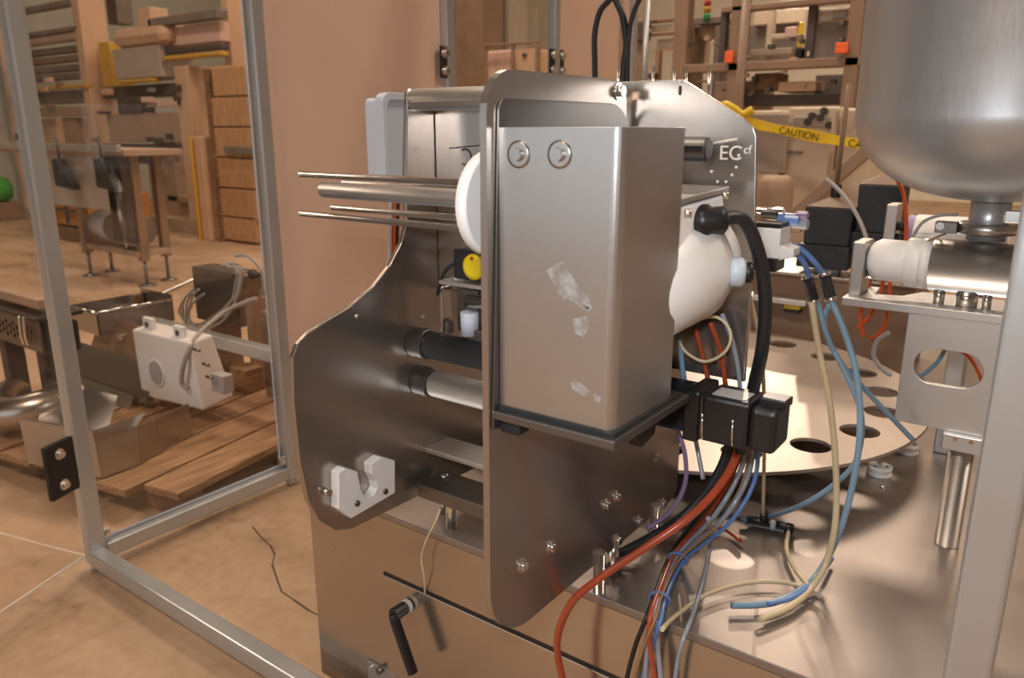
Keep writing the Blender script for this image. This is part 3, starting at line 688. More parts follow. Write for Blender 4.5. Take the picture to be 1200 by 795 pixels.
# ================================================================= HOSES AND WIRES
def hose(name, mat, r, pts, label, cat='hose', n=8):
    P = []
    for px, py, ax, v in pts: P.append(at(px, py, **{ax: v}))
    o = MB().tube(P, r, n).build(name, mat)
    return tag(o, label, cat)
ZT = TZ + .010
YF = CY0 - .018
hose('air_hose', 'red_hose', .0050, [(872,470,'Y',.93),(866,520,'Y',.90),(850,560,'Y',.87),(812,603,'Y',.82),(752,645,'Y',.775),(700,680,'Y',.745),(669,708,'Y',.735),(653,750,'Y',.745),(659,795,'Y',.76),(672,850,'Y',.77)], 'thick red hose arching across near plate and hanging before cabinet')
hose('black_cable', 'black_hose', .0065, [(868,500,'Y',.915),(856,540,'Y',.91),(832,575,'Y',.90),(795,610,'Y',.885),(752,636,'Y',.87),(718,652,'Z',.445)], 'thick black cable under servo motor, upper of the pair running to near plate')
hose('black_cable', 'black_hose', .0055, [(858,500,'Y',.905),(846,545,'Y',.90),(820,585,'Y',.885),(782,622,'Y',.865),(738,652,'Z',.445),(706,668,'Z',.445)], 'thick black cable under servo motor, lower of the pair running to near plate')
bund = [((884,520,'Y',.97),(872,565,'Y',.96),(842,610,'Y',.93),(812,640,'Z',ZT),(795,655,'Z',ZT),(780,690,'Z',ZT),(770,728,'Y',YF)),]
def bundle(dx, dy, mat, r, label, end, lift=0.0, start=(884,510)):
    hose('air_tube', mat, r, [(start[0]+dx*.6, start[1], 'Y', .96), (876+dx, 560+dy, 'Y', .95), (846+dx, 610+dy, 'Y', .92), (800+dx*.5, 652+dy*.6, 'Z', ZT+lift), (779+dx*.4, 694+dy*.3, 'Z', ZT+lift),
         (770+dx*.5, 726+dy*.3, 'Y', YF-lift), (766+dx*.8+end*.4, 760, 'Y', YF-lift), (764+dx+end, 810, 'Y', YF-.004), (764+dx+end*1.3, 860, 'Y', YF)], label, 'tube')
bundle(0, 0, 'smoke_hose', .0036, 'smoky grey tube in tied bundle, rightmost over the table edge', 12)
bundle(-10, -4, 'smoke_hose', .0036, 'smoky grey tube in tied bundle, middle over the table edge', 2, .007)
bundle(-16, -8, 'red_hose', .0034, 'thin red tube in tied bundle over the table edge', 22, .010)
bundle(8, 4, 'blue_hose', .0030, 'thin blue tube in tied bundle over the table edge', -22, .003)
bundle(-24, -10, 'black_hose', .0030, 'thin black tube in tied bundle over the table edge', -8, .002)
bundle(-6, 6, 'brown_wire', .0018, 'thin brown wire in tied bundle over the table edge', -18, .012)
for px, py, lab in [(795,655,'blue cable tie round the hose bundle, upper one'), (773,702,'blue cable tie round the hose bundle, lower one'), (810,632,'blue cable tie round the hose bundle, topmost small one')]:
    q = at(px, py, Z=ZT+.004); dr = (at(px+14, py-28, Z=ZT+.004) - q).normalized()
    s_ = 1.0 if px < 800 else .6
    e1 = dr.cross(Vector((0,0,1))); pts = [q + e1*(.013*s_*math.cos(t_)) + Vector((0,0,.0085*s_*math.sin(t_))) for t_ in [k*math.pi/6 for k in range(13)]]
    tag(MB().tube(pts, .0024, 6, 2).build('cable_tie', 'blue_tie'), lab, 'cable tie', 'cable ties on the bundle')
hose('air_tube', 'smoke_hose', .0030, [(830,608,'Y',.87),(832,640,'Z',ZT),(824,680,'Z',ZT),(812,720,'Z',ZT),(800,752,'Y',YF),(792,790,'Y',YF),(786,850,'Y',YF)], 'single smoky tube crossing the table right of the tied bundle', 'tube')
hose('clear_tube', 'clear_hose', .0030, [(776,738,'Z',ZT+.02),(792,722,'Z',ZT),(830,696,'Z',ZT),(880,683,'Z',ZT),(925,684,'Z',ZT),(952,694,'Z',ZT)], 'clear yellowish tube lying flat across the table to the bundle', 'tube')
hose('air_hose', 'red_hose', .0034, [(806,628,'Z',ZT+.004),(825,620,'Z',ZT+.004),(848,620,'Z',ZT),(868,634,'Z',ZT)], 'short red tube stub curving on the table beside the bundle', 'tube')
hose('air_tube', 'violet_hose', .0030, [(793,500,'Y',.87),(803,535,'Y',.865),(802,570,'Y',.86),(785,600,'Y',.855),(758,620,'Y',.85)], 'violet tinted tube curling under the guard box corner', 'tube')
hose('air_tube', 'smoke_hose', .0030, [(812,500,'Y',.90),(818,530,'Y',.89),(824,562,'Y',.88)], 'short smoky tube end dropping below the servo motor flange', 'tube')
# blue pair from manifold
c1, c2 = at(948, 337, Y=1.06), at(968, 333, Y=1.06)
hose('air_tube', 'blue_hose', .0036, [(917,290,'Y',1.03),(930,293,'Y',1.035),(943,310,'Y',1.045),(949,330,'Y',1.06)], 'short blue tube from white manifold, left of the pair', 'tube')
hose('air_tube', 'blue_hose', .0036, [(917,288,'Y',1.03),(935,290,'Y',1.035),(955,308,'Y',1.045),(966,325,'Y',1.06)], 'short blue tube from white manifold, right of the pair', 'tube')
for px, py, lab in [(949,338,'black push-in connector on blue tubes, left one'), (969,335,'black push-in connector on blue tubes, right one')]:
    a_, b_ = at(px-3, py-14, Y=1.06), at(px+5, py+16, Y=1.06)
    g = thing('tube_connector', b_, lab, 'connector', 'push-in connectors')
    MB().cyl(a_, b_, .0075, n=14, ch=.001).build('body', 'black_plastic', g)
    MB().cyl(a_.lerp(b_,-.05), a_.lerp(b_,.08), .0082, n=14).build('ring', 'chrome', g)
    MB().cyl(a_.lerp(b_,.92), a_.lerp(b_,1.04), .0082, n=14).build('ring', 'chrome', g)
hose('air_tube', 'pale_blue_hose', .0044, [(973,350,'Y',1.06),(990,390,'Y',1.06),(1004,440,'Y',1.055),(1008,500,'Y',1.05),(1001,560,'Y',1.04),(985,620,'Y',1.03),(962,668,'Y',1.01),(940,690,'Z',ZT),(905,707,'Z',ZT),(857,710,'Z',ZT)], 'long blue tube falling from connector to the table with free end', 'tube')
hose('air_tube', 'pale_blue_hose', .0036, [(958,352,'Y',1.065),(968,390,'Y',1.07),(985,425,'Y',1.09),(1012,455,'Y',1.12),(1045,490,'Y',1.16),(1070,516,'Y',1.19)], 'blue tube running diagonally to the table under slotted plate', 'tube')
hose('air_tube', 'pale_blue_hose', .0036, [(972,358,'Y',1.07),(966,375,'Y',1.075),(972,402,'Y',1.08),(992,440,'Y',1.08),(1010,490,'Y',1.075),(1003,540,'Y',1.07),(975,570,'Y',1.07),(940,592,'Y',1.07),(900,606,'Z',TZ+.014),(872,609,'Z',TZ+.012)], 'pale blue tube sweeping down to the black tee fitting', 'tube')
hose('clear_tube', 'clear_hose', .0044, [(951,354,'Y',1.05),(960,410,'Y',1.045),(972,470,'Y',1.04),(979,540,'Y',1.03),(979,610,'Y',1.015),(968,660,'Y',.995),(950,690,'Z',ZT+.004),(925,712,'Z',ZT),(890,726,'Z',ZT)], 'long clear yellow tube falling from left connector onto the table', 'tube')
hose('clear_tube', 'clear_hose', .0026, [(872,330,'Y',.86),(882,360,'Y',.90),(893,420,'Y',.98),(896,500,'Y',1.03),(895,560,'Y',1.05),(894,604,'Z',TZ+.03)], 'thin clear tube dropping straight to the black tee fitting', 'tube')
hose('clear_tube', 'clear_hose', .0034, [(924,624,'Z',TZ+.012),(922,645,'Z',ZT),(932,668,'Z',ZT),(950,690,'Z',ZT+.004)], 'short clear tube from tee fitting to the crossing tubes', 'tube')
hose('blue_tube', 'blue_hose', .0030, [(975,655,'Z',ZT),(958,678,'Z',ZT+.006),(930,700,'Z',ZT+.004),(900,708,'Z',ZT+.006)], 'short deep blue tube lying beside the crossing tubes', 'tube')
hose('wire_loop', 'cream_wire', .0018, [(812,376,'Y',.83),(840,372,'Y',.828),(856,390,'Y',.826),(850,412,'Y',.824),(826,424,'Y',.822),(804,413,'Y',.822),(795,398,'Y',.825)], 'cream wire loop hanging under white gear motor', 'wire')
hose('air_hose', 'red_hose', .0030, [(815,385,'Y',.84),(824,420,'Y',.84),(832,455,'Y',.845),(838,480,'Y',.855)], 'red tube dropping behind servo motor, left of the pair', 'tube')
hose('air_hose', 'red_hose', .0030, [(832,378,'Y',.84),(844,410,'Y',.845),(850,450,'Y',.85),(853,480,'Y',.86)], 'red tube dropping behind servo motor, right of the pair', 'tube')
hose('air_tube', 'smoke_hose', .0028, [(846,368,'Y',.84),(858,400,'Y',.845),(866,440,'Y',.85),(868,480,'Y',.86)], 'smoky tube beside the red tubes under white motor', 'tube')
hose('air_tube', 'pale_blue_hose', .0034, [(796,392,'Y',.83),(799,425,'Y',.83),(804,460,'Y',.84)], 'grey blue tube close to guard box edge under white motor', 'tube')
hose('earth_wire', 'cream_wire', .0014, [(516,597,'Y',.785),(510,612,'Y',.782),(499,635,'Y',.785),(494,655,'Y',.79),(497,675,'Y',.795),(498,696,'Y',.803)], 'thin cream wire hanging down the cabinet front from dark block', 'wire')
for k, pts in enumerate([[(1022,318),(1016,345),(1008,370),(1012,395)], [(1036,322),(1030,350),(1018,372),(1005,385)], [(1043,330),(1041,360),(1035,385),(1020,398)]]):
    hose('signal_tube', 'orange_hose', .0032, [(x, y, 'Y', 1.33+.03*k) for x, y in pts], ['orange tube hanging behind shelf plate, left of three', 'orange tube hanging behind shelf plate, middle of three', 'orange tube hanging behind shelf plate, right of three'][k], 'tube')
hose('signal_tube', 'orange_hose', .0034, [(1045,200,'Y',1.45),(1058,225,'Y',1.44),(1062,260,'Y',1.42),(1060,300,'Y',1.40)], 'orange tube dropping beside lilac piston below hopper', 'tube')
hose('signal_tube', 'orange_hose', .0028, [(1118,408,'Y',1.40),(1135,418,'Y',1.40),(1148,440,'Y',1.40),(1152,460,'Y',1.40)], 'red tube seen through the plate slot', 'tube')
hose('air_tube', 'pale_blue_hose', .0034, [(1110,405,'Y',1.36),(1098,425,'Y',1.36),(1080,440,'Y',1.36),(1060,450,'Y',1.36)], 'blue tube seen through the plate slot', 'tube')
hose('grey_cable', 'grey_wire', .0036, [(968,210,'Y',1.40),(985,225,'Y',1.40),(1003,250,'Y',1.38),(1014,275,'Y',1.36),(1020,300,'Y',1.34)], 'grey flat cable slanting past the black coil cover', 'cable')
hose('grey_cable', 'grey_wire', .0024, [(1066,285,'Y',1.33),(1080,262,'Y',1.33),(1100,253,'Y',1.32),(1122,252,'Y',1.31)], 'grey cable arching over the rear white piston', 'cable')
hose('grey_cable', 'grey_wire', .0036, [(1042,390,'Y',1.36),(1028,400,'Y',1.36),(1024,418,'Y',1.36),(1036,435,'Y',1.36),(1045,440,'Y',1.36)], 'grey cable loop on turntable left of slotted plate', 'cable')

# ================================================================= SAFETY FENCE
FX, FY0 = -1.80, .768
W = .038
fence = thing('safety_fence', (FX, 2.1, 0), 'square steel tube safety fence with clear and tan panels round the machine', 'fence')
def sq(a, b, name='rail', parent=None, mat='steel_tube'):
    a, b = Vector(a), Vector(b); h = W/2
    lo = Vector([min(a[i], b[i])-h*(abs(a[i]-b[i]) < 1e-6) for i in range(3)]); hi = Vector([max(a[i], b[i])+h*(abs(a[i]-b[i]) < 1e-6) for i in range(3)])
    return MB().box(lo, hi).build(name, mat, parent if parent is not None else fence, .005, seg=3)
py_ = [FY0, 1.345, 2.10, 2.75, 3.40]
ZR, ZTOP = .045, 2.05
for y in py_: sq((FX, y, .02), (FX, y, ZTOP), 'post')
for y in py_: MB().cyl((FX, y, 0), (FX, y, .022), .014, n=16).build('foot', 'steel_tube', fence)
sq((-.023, FY0-.015, .02), (-.023, FY0-.015, ZTOP), 'post'); MB().cyl((-.023, FY0-.015, 0), (-.023, FY0-.015, .022), .014, n=16).build('foot', 'steel_tube', fence)
for i in range(4):
    sq((FX, py_[i]+W/2, ZR), (FX, py_[i+1]-W/2, ZR)); sq((FX, py_[i]+W/2, ZTOP-.02), (FX, py_[i+1]-W/2, ZTOP-.02))
sq((FX+W/2, FY0-.008, ZR), (-.042, FY0-.008, ZR)); sq((FX+W/2, FY0-.008, ZTOP-.02), (-.042, FY0-.008, ZTOP-.02))
sq((FX+W/2, 2.10, ZTOP-.02), (1.0, 2.10, ZTOP-.02), 'overhead_rail'); sq((1.0, 2.10, .02), (1.0, 2.10, ZTOP), 'post')
MB().cyl((1.0, 2.10, 0), (1.0, 2.10, .022), .014, n=16).build('foot', 'steel_tube', fence)
for i, mt in enumerate(['clear_panel', 'film_tan', 'clear_panel', 'film_tan']):
    y0, y1 = py_[i]+W/2, py_[i+1]-W/2
    MB().box((FX-.012, y0+.001, ZR+W/2), (FX-.008, y1-.001, ZTOP-.04)).build('panel', mt, fence)
    if i == 0:
        for q0_, q1_ in (((FX-.0075, y1-.012, ZR+W/2), (FX-.0055, y1-.008, ZTOP-.04)), ((FX-.0075, y0+.001, ZR+W/2+.004), (FX-.0055, y1-.001, ZR+W/2+.008))):
            MB().box(q0_, q1_).build('panel_edge', 'hmi_grey', fence)
def clip(y, z, s):
    c = MB().box((FX-.006, y, z-.012), (FX+.010, y+s*.018, z+.012)).build('panel_clip', 'aluminium', fence, .002)
    MB().hexbolt((FX+.010, y+s*.009, z), (1,0,0), .006, .005).build('bolt', 'chrome', c)
clip(FY0+W/2, .085, 1); clip(1.345-W/2, .085, -1)
for y, s in ((2.10, -1), (2.75, 1), (2.75, -1)):
    q = (at(505, 72, X=FX).z if y < 2.5 else at(660, 75, X=FX).z)
    c = MB().box((FX+.008, y+s*W/2, q-.05), (FX+.02, y+s*(W/2+.028), q+.05)).build('hinge_plate', 'black_plastic', fence, .002)
    for dz in (-.028, .028): MB().hexbolt((FX+.02, y+s*(W/2+.014), q+dz), (1,0,0), .011, .010).build('bolt', 'chrome', c)
# open door of the front bay, swung towards the photographer, on its black hinge
dd = (at(0, 720, Z=.05) - Vector((FX, FY0, .05))); dd.z = 0; dd.normalize()
ang = math.atan2(dd.y, dd.x)
door = thing('guard_door', (FX, FY0-.03, .05), 'clear plastic guard door hinged open on the front left fence post', 'door')
Mx = Matrix.Translation((FX, FY0, 0)) @ Matrix.Rotation(ang, 4, 'Z')
MB().box((.028, -.010, .048), (.60, -.006, 1.98), M=Mx).build('clear_sheet', 'clear_panel', door)
MB().box((.028, -.0105, .046), (.60, -.0055, .0495), M=Mx).build('sheet_edge', 'joint_pale', door)
hz = at(70, 543, X=FX).z
hp_ = MB().box((W/2+.002, -.006, hz-.068), (W/2+.080, .008, hz+.060), M=Mx).build('hinge_plate', 'black_plastic', door, .003)
for dz in (-.040, .034):
    c_ = Mx @ Vector((W/2+.046, .008, hz+dz)); nrm = (Mx.to_3x3() @ Vector((0, 1, 0)))
    MB().hexbolt(c_, nrm, .0085, .008).build('bolt', 'chrome', hp_)

# hoses hanging from the overhead rail behind the unit
def hang(pts, r, label, Yh=2.06):
    P = [at(x, y, Y=Yh) for x, y in pts]; top = Vector((P[0].x, Yh, ZTOP-.04)); d_ = (P[0]-P[1]).normalized()
    tag(MB().tube([top, (top+P[0])/2 + d_*.05, P[0] + d_*.08] + P, r, 10).build('hanging_cable', 'black_hose'), label, 'cable')
hang([(714,0),(703,14),(697,40),(697,75),(698,130)], .0085, 'black cable hanging behind the unit, leftmost')
hang([(722,0),(730,20),(734,50),(731,80),(728,130)], .010, 'black cable hanging behind the unit, thick middle one')
hang([(749,0),(743,14),(737,40),(735,85),(735,130)], .007, 'black cable hanging behind the unit, rightmost')

# grey operator panel beyond the far plate
hm = thing('operator_panel', (-1.30, 1.30, 0), 'light grey operator panel housing with rounded rim beyond far side plate', 'control panel')
hx_ = -1.2
a_ = at(443, 108, X=hx_); zb_ = at(450, 225, X=hx_).z
yy0, yy1 = a_.y, a_.y+.32
rim = rrect(yy0, zb_, yy1, a_.z, .022); inn = rrect(yy0+.014, zb_+.014, yy1-.014, a_.z-.014, .014)
MB().prism(rim, 'X', hx_-.012, hx_+.012, [inn]).build('rim', 'hmi_grey', hm, .003)
MB().prism(rrect(yy0+.010, zb_+.01, yy1-.01, a_.z-.01, .014), 'X', hx_-.05, hx_-.004).build('housing', 'hmi_grey', hm, .003)
MB().cyl((hx_-.03, yy0+.06, 0), (hx_-.03, yy0+.06, zb_+.015), .010, n=16).build('pole', 'chrome', hm)
MB().box((hx_-.10, yy0-.02, 0), (hx_+.04, yy0+.14, .02)).build('base', 'steel_dark', hm, .004)
for k, (mt, x) in enumerate((('orange_hose', 462), ('grey_wire', 457), ('black_hose', 466))):
    P = [at(x+2, 210, X=hx_+.02), at(x, 250, X=hx_+.02), at(x-1, 300, X=hx_+.02), at(x-3, 360, X=hx_+.02), Vector((hx_-.01, yy0+.06+.012*k, .20)), Vector((hx_-.02, yy0+.07+.012*k, .021))]
    tag(MB().tube(P, .004).build('panel_cable', mt), ['orange cable below the grey operator panel', 'pale grey cable below the grey operator panel', 'black cable below the grey operator panel'][k], 'cable')

# ================================================================= THINGS BEYOND THE FENCE, LEFT
def slab(x0, x1, yt, yb, Yv, th, name, mat, parent, bevel=0.0, z0=None):
    """a box whose face looks towards -Y: left edge x0 with rows yt..yb, right edge at column x1"""
    a, b = at(x0, yt, Y=Yv), at(x0, yb, Y=Yv)
    c = at(x1, (yt+yb)/2 + ((yt+yb)/2-150)/(x0+700)*(x1-x0), Y=Yv)
    return MB().box((a.x, Yv, a.z), (c.x, Yv+th, b.z if z0 is None else z0)).build(name, mat, parent, bevel)
# timber pallet
pz = .085
P0, P1 = at(181, 556, Z=pz), at(305, 499, Z=pz)
along = (P1-P0); along.z = 0; along.normalize(); side = Vector((-along.y, along.x, 0))
org = at(226, 580, Z=pz); org = Vector((min(org.x, FX-.05), org.y, 0))
Mp = Matrix.Translation((org.x, org.y, 0)) @ Matrix(((along.x, side.x, 0, 0), (along.y, side.y, 0, 0), (0, 0, 1, 0), (0, 0, 0, 1)))
pal = thing('pallet', (org.x, org.y, 0), 'timber pallet with wide planks behind the clear fence panel', 'pallet')
for k, (v0_, v1_, l0_, l1_) in enumerate([(0,.135,-.02,.85),(.147,.29,-.07,.85),(.302,.42,-.06,.85),(.435,.56,-.05,.85),(.575,.71,-.06,.85),(.73,.86,-.05,.85)]):
    MB().box((l0_, v0_, pz-.022), (l1_, v1_, pz), M=Mp).build('plank', 'pallet_wood', pal, .002)
for l in (0.0, .38, .76): MB().box((l, .01, 0), (l+.07, .85, pz-.022), M=Mp).build('stringer', 'dark_wood', pal, .002)
# creased stainless chute lying on it
def poly_px(pts, Z): return [at(x, y, Z=Z) for x, y in pts]
ch = thing('steel_chute', at(90, 545, Z=.09), 'creased shiny stainless chute lying open behind the hinged guard door', 'chute')
A_, B_, C_ = at(34, 543, Z=.09), at(120, 560, Z=.09), at(164, 543, Z=.09)
off = Vector((-.26, .20, 0)); upv = Vector((-.01, .0, .135))
def sheet(a, b, c, d, name, th=.003, mat='steel'):
    n = (b-a).cross(d-a).normalized()*th
    return MB().hexa([a, b, c, d], [a+n, b+n, c+n, d+n]).build(name, mat, ch)
sheet(A_, B_, B_+upv, A_+upv, 'front_wall'); sheet(B_, C_, C_+upv*.8+Vector((.0,.01,0)), B_+upv, 'side_wall')
sheet(A_+upv, B_+upv, B_+upv+off*.45-Vector((0,0,.06)), A_+upv+off*.5-Vector((0,0,.06)), 'inner_slope', mat='chrome')
sheet(B_+upv, C_+upv*.8+Vector((0,.01,0)), C_+off*.6+upv*.6, B_+upv+off*.45-Vector((0,0,.06)), 'inner_slope', mat='chrome')
sheet(A_+upv+off*.5-Vector((0,0,.06)), B_+upv+off*.45-Vector((0,0,.06)), B_+off*1.05+upv*.9, A_+off*1.0+upv*1.1, 'back_wall', mat='steel')
sheet(C_, C_+Vector((-.08,.22,0)), C_+Vector((-.09,.22,.10)), C_+upv*.8+Vector((0,.01,0)), 'end_flap', mat='steel_plate')
q = at(60, 487, Z=.2)
dct = thing('curved_duct', (q.x-.10, q.y-.02, 0), 'curved shiny steel duct section on the floor at the left edge', 'duct')
d0 = at(-25, 492, Z=.16)
MB().tube([d0+Vector((-.25,.20,-.02)), d0+Vector((-.1,.10,.0)), d0+Vector((.02,.07,0)), d0+Vector((.10,.14,.02)), d0+Vector((.12,.26,.04))], .055, 20).build('elbow', 'steel_plate', dct)
MB().box((d0.x-.12, d0.y+.06, 0), (d0.x+.02, d0.y+.16, .10)).build('rest_block', 'dark_wood', dct, .004)
# white load-cell housing
Yw = 1.33
wb = thing('load_cell_housing', (-2.28, 1.38, pz), 'white square housing with round grey recess hung on horizontal steel bar', 'housing')
c4 = [at(x, y, Y=Yw) for x, y in [(166,464),(238,482),(222,402),(154,386)]]
dpt = Vector((-.02, .13, .01))
MB().hexa([c4[0], c4[1], c4[1]+dpt, c4[0]+dpt], [c4[3], c4[2], c4[2]+dpt*.7, c4[3]+dpt*.7]).build('shell', 'white_paint', wb, .008)
q = at(184, 437, Y=Yw); MB().lathe([(.048,0),(.050,.003),(.046,.004)], q, (0,-1,0), 32).build('recess_rim', 'white_plastic', wb)
MB().cyl(q+Vector((0,-.0048,0)), q+Vector((0,-.002,0)), .041, n=32).build('recess', 'label_grey', wb)
for px, py in [(172,376),(208,386)]:
    q = at(px, py+6, Y=Yw+.02); tb = MB().box(q-Vector((.028,.0,.03)), q+Vector((.028,.02,.028))).build('tab', 'white_paint', wb, .006)
    MB().cyl(q+Vector((0,-.002,.004)), q+Vector((0,.001,.004)), .010, n=14).build('hole', 'machine_dark', tb)
q = at(247, 452, Y=Yw); MB().box(q+Vector((-.03,.02,-.03)), q+Vector((.035,.06,.03))).build('terminal_plate', 'label_grey', wb, .004)
for px, py in [(241,408),(252,425),(256,440)]:
    q = at(px, py, Y=Yw+.03); MB().cyl(q-Vector((.02,.03,0)), q+Vector((.012,-.03,0)), .005, n=10).build('screw', 'steel_dark', wb)
# horizontal bar on trestle legs
Yb = 1.53
b0, b1 = at(128, 369, Y=Yb), at(346, 412, Y=Yb)
bar = thing('bar_stand', (b0.lerp(b1, .5).x, Yb, 0), 'horizontal square steel bar on legs behind the white housing', 'stand')
MB().box((b0.x, Yb, b0.z-.022), (min(b1.x, FX-.06), Yb+.045, b0.z+.022)).build('bar', 'steel_tube', bar, .004)
for x in (b0.x+.10, min(b1.x, FX-.06)-.10): MB().box((x-.02, Yb+.002, pz if x > -2.5 else 0), (x+.02, Yb+.04, b0.z-.02)).build('leg', 'machine_brown', bar, .003)
MB().box((b0.x+.30, Yb-.13, b0.z-.03), (b0.x+.34, Yb+.0, b0.z-.005)).build('hook', 'steel', bar, .003)
MB().tube([Vector((b0.x+.06,Yb+.02,b0.z+.025)), Vector((b0.x+.02,Yb+.18,b0.z+.04)), Vector((b0.x+.01,Yb+.45,b0.z+.10)), Vector((b0.x-.02,Yb+.6,b0.z+.09))], .010).build('stay_rod', 'steel', bar)
# dark steel box and its coil of grey cable
Yd = 1.72
db = thing('junction_box', (-3.0, 1.8, 0), 'dark steel junction box standing behind the horizontal bar', 'box')
slab(224, 276, 312, 372, Yd, .10, 'shell', 'steel_dark', db, .004)
slab(276, 290, 322, 372, Yd+.01, .09, 'side_cover', 'machine_brown', db, .003)
q = at(250, 372, Y=Yd); MB().box((q.x-.06, Yd+.02, 0), (q.x+.06, Yd+.08, q.z+.02)).build('stand', 'machine_brown', db, .003)
Yc_ = 1.70
for k in range(6):
    o_ = k*2.6
    P = [at(x+o_*.5+random.uniform(-4,4), y+o_*.3+random.uniform(-4,4), Y=Yc_-.010*k) for x, y in [(262,309),(276,314),(278,335),(266,358),(247,374),(228,382),(214,372),(216,350),(230,338)]]
    tag(MB().tube(P, .0042).build('cable_coil', 'grey_wire'), ['outermost','second','third','fourth','fifth','innermost'][k] + ' loop of grey cable coiled over dark junction box', 'cable', 'coiled grey cable loops')
tag(MB().tube([at(x, y, Y=Yv) for x, y, Yv in [(300,350,1.66),(270,362,1.60),(245,380,1.50),(228,398,1.36),(216,425,1.31),(213,448,1.31),(220,456,1.32)]], .008).build('housing_cable', 'grey_wire'), 'grey cable running from coil down to the white housing', 'cable')
tag(MB().tube([at(x, y, Y=1.75) for x, y in [(276,300),(292,301),(306,318),(308,340),(298,356)]], .006).build('housing_cable', 'grey_wire'), 'grey cable loop beside the second fence post', 'cable')
q = at(294, 321, Y=1.75); tag(MB().lathe([(.006,0),(.02,.006),(.02,.016),(.008,.02),(.008,.06)], q, (1,0,0), 12).build('cable_plug', 'machine_dark'), 'dark cable plug beside the coiled grey cable', 'plug')
# timber offcuts by second post
for k, (x0, x1, yt, yb, Yv, mt, lab) in enumerate([(268,290,430,470,1.62,'pallet_wood','short timber block standing on the pallet under bar'), (286,300,350,440,1.70,'machine_tan','upright tan post behind the bar near second fence post'), (303,332,365,455,1.66,'machine_brown','dark brown upright panel behind the bar near second fence post')]):
    a, b = at(x0, yt, Y=Yv), at(x1, yb, Y=Yv)
    tag(MB().box((a.x, Yv, pz), (min(b.x, FX-.05), Yv+.08, a.z)).build('timber_block' if k == 0 else 'upright_panel', mt, None, .004), lab, 'timber' if k == 0 else 'panel')
# dark conveyor end with perforated side
pc = thing('perforated_conveyor', at(15, 420, Z=.0), 'dark conveyor end with perforated steel side and curved guards', 'conveyor')
Yp = 1.02
a, b = at(-40, 352, Y=Yp), at(50, 415, Y=Yp)
hs = []
for r_ in range(5):
    for c_ in range(9):
        hs.append(circle(a.x+.05+(b.x-a.x-.08)*(c_+.5*(r_ % 2))/9, b.z+.03+(a.z-b.z-.05)*r_/5, .009, 8))
MB().prism([(a.x, b.z), (b.x, b.z), (b.x, a.z), (a.x, a.z)], 'Y', Yp, Yp+.006, hs).build('perforated_side', 'steel_dark', pc)
MB().box((a.x, Yp+.03, b.z-.02), (b.x-.02, Yp+.13, a.z-.02)).build('bed', 'belt_dark', pc, .01)
MB().box((a.x, Yp-.01, a.z), (b.x+.0, Yp+.14, a.z+.012)).build('belt', 'perf_dark', pc, .003)
for x in (b.x-.06, b.x-.09): MB().tube([(x, Yp-.012, b.z+.02), (x, Yp-.016, (a.z+b.z)/2), (x, Yp-.012, a.z+.01)], .006).build('guard_rod', 'chrome', pc)
for x in (a.x+.1, b.x-.15): MB().box((x, Yp+.04, 0), (x+.05, Yp+.10, b.z-.01)).build('leg', 'machine_dark', pc, .003)
MB().box((a.x, Yp+.02, a.z+.03), (b.x-.03, Yp+.06, a.z+.06)).build('side_rail', 'machine_tan', pc, .003)
MB().box((b.x-.30, Yp+.05, a.z+.012), (b.x-.20, Yp+.09, a.z+.03)).build('rail_clip', 'orange_hose', pc, .003)
# open steel tray
tr = thing('steel_tray', at(100, 420, Z=0), 'open folded stainless tray hung at the end of horizontal bar', 'tray')
Yt = 1.36
t0, t1 = at(78, 358, Y=Yt), at(117, 394, Y=Yt)
x0_, x1_, z0_, z1_ = t0.x, t1.x, t1.z, t0.z
MB().box((x0_, Yt, z0_), (x1_, Yt+.004, z1_)).build('front_sheet', 'steel', tr); MB().box((x1_-.004, Yt, z0_), (x1_, Yt+.30, z1_)).build('side_sheet', 'steel', tr)
MB().box((x0_, Yt, z0_), (x0_+.004, Yt+.30, z1_)).build('side_sheet', 'steel', tr); MB().box((x0_, Yt+.296, z0_), (x1_, Yt+.30, z1_+.02)).build('back_sheet', 'steel_plate', tr)
MB().tube([(x0_, Yt-.004, z1_), (x1_, Yt-.004, z1_)], .007, 8, 1).build('rim_rod', 'chrome', tr); MB().tube([(x1_, Yt, z1_), (x1_, Yt+.3, z1_+.0)], .007, 8, 1).build('rim_rod', 'chrome', tr)
for x in (x0_+.01, x1_-.03): MB().box((x, Yt+.25, 0), (x+.02, Yt+.29, z1_)).build('leg', 'machine_brown', tr)
gd = thing('sloping_guard', at(120, 440, Z=0), 'sloping folded stainless guard sheet on floor below the tray', 'guard')
g0_, g1_ = at(80, 432, Y=1.30), at(150, 425, Y=1.30)
for k in range(3):
    z_ = .13+.10*k; MB().hexa([(g0_.x-.1+.06*k,1.24+.07*k,z_-.12),(g1_.x+.06*k,1.24+.07*k,z_-.12),(g1_.x+.06*k,1.27+.07*k,z_-.12),(g0_.x-.1+.06*k,1.27+.07*k,z_-.12)],
        [(g0_.x-.1+.06*k,1.30+.07*k,z_),(g1_.x+.06*k,1.30+.07*k,z_),(g1_.x+.06*k,1.304+.07*k,z_),(g0_.x-.1+.06*k,1.304+.07*k,z_)]).build('sheet', ['steel', 'steel_plate', 'machine_brown'][k], gd)

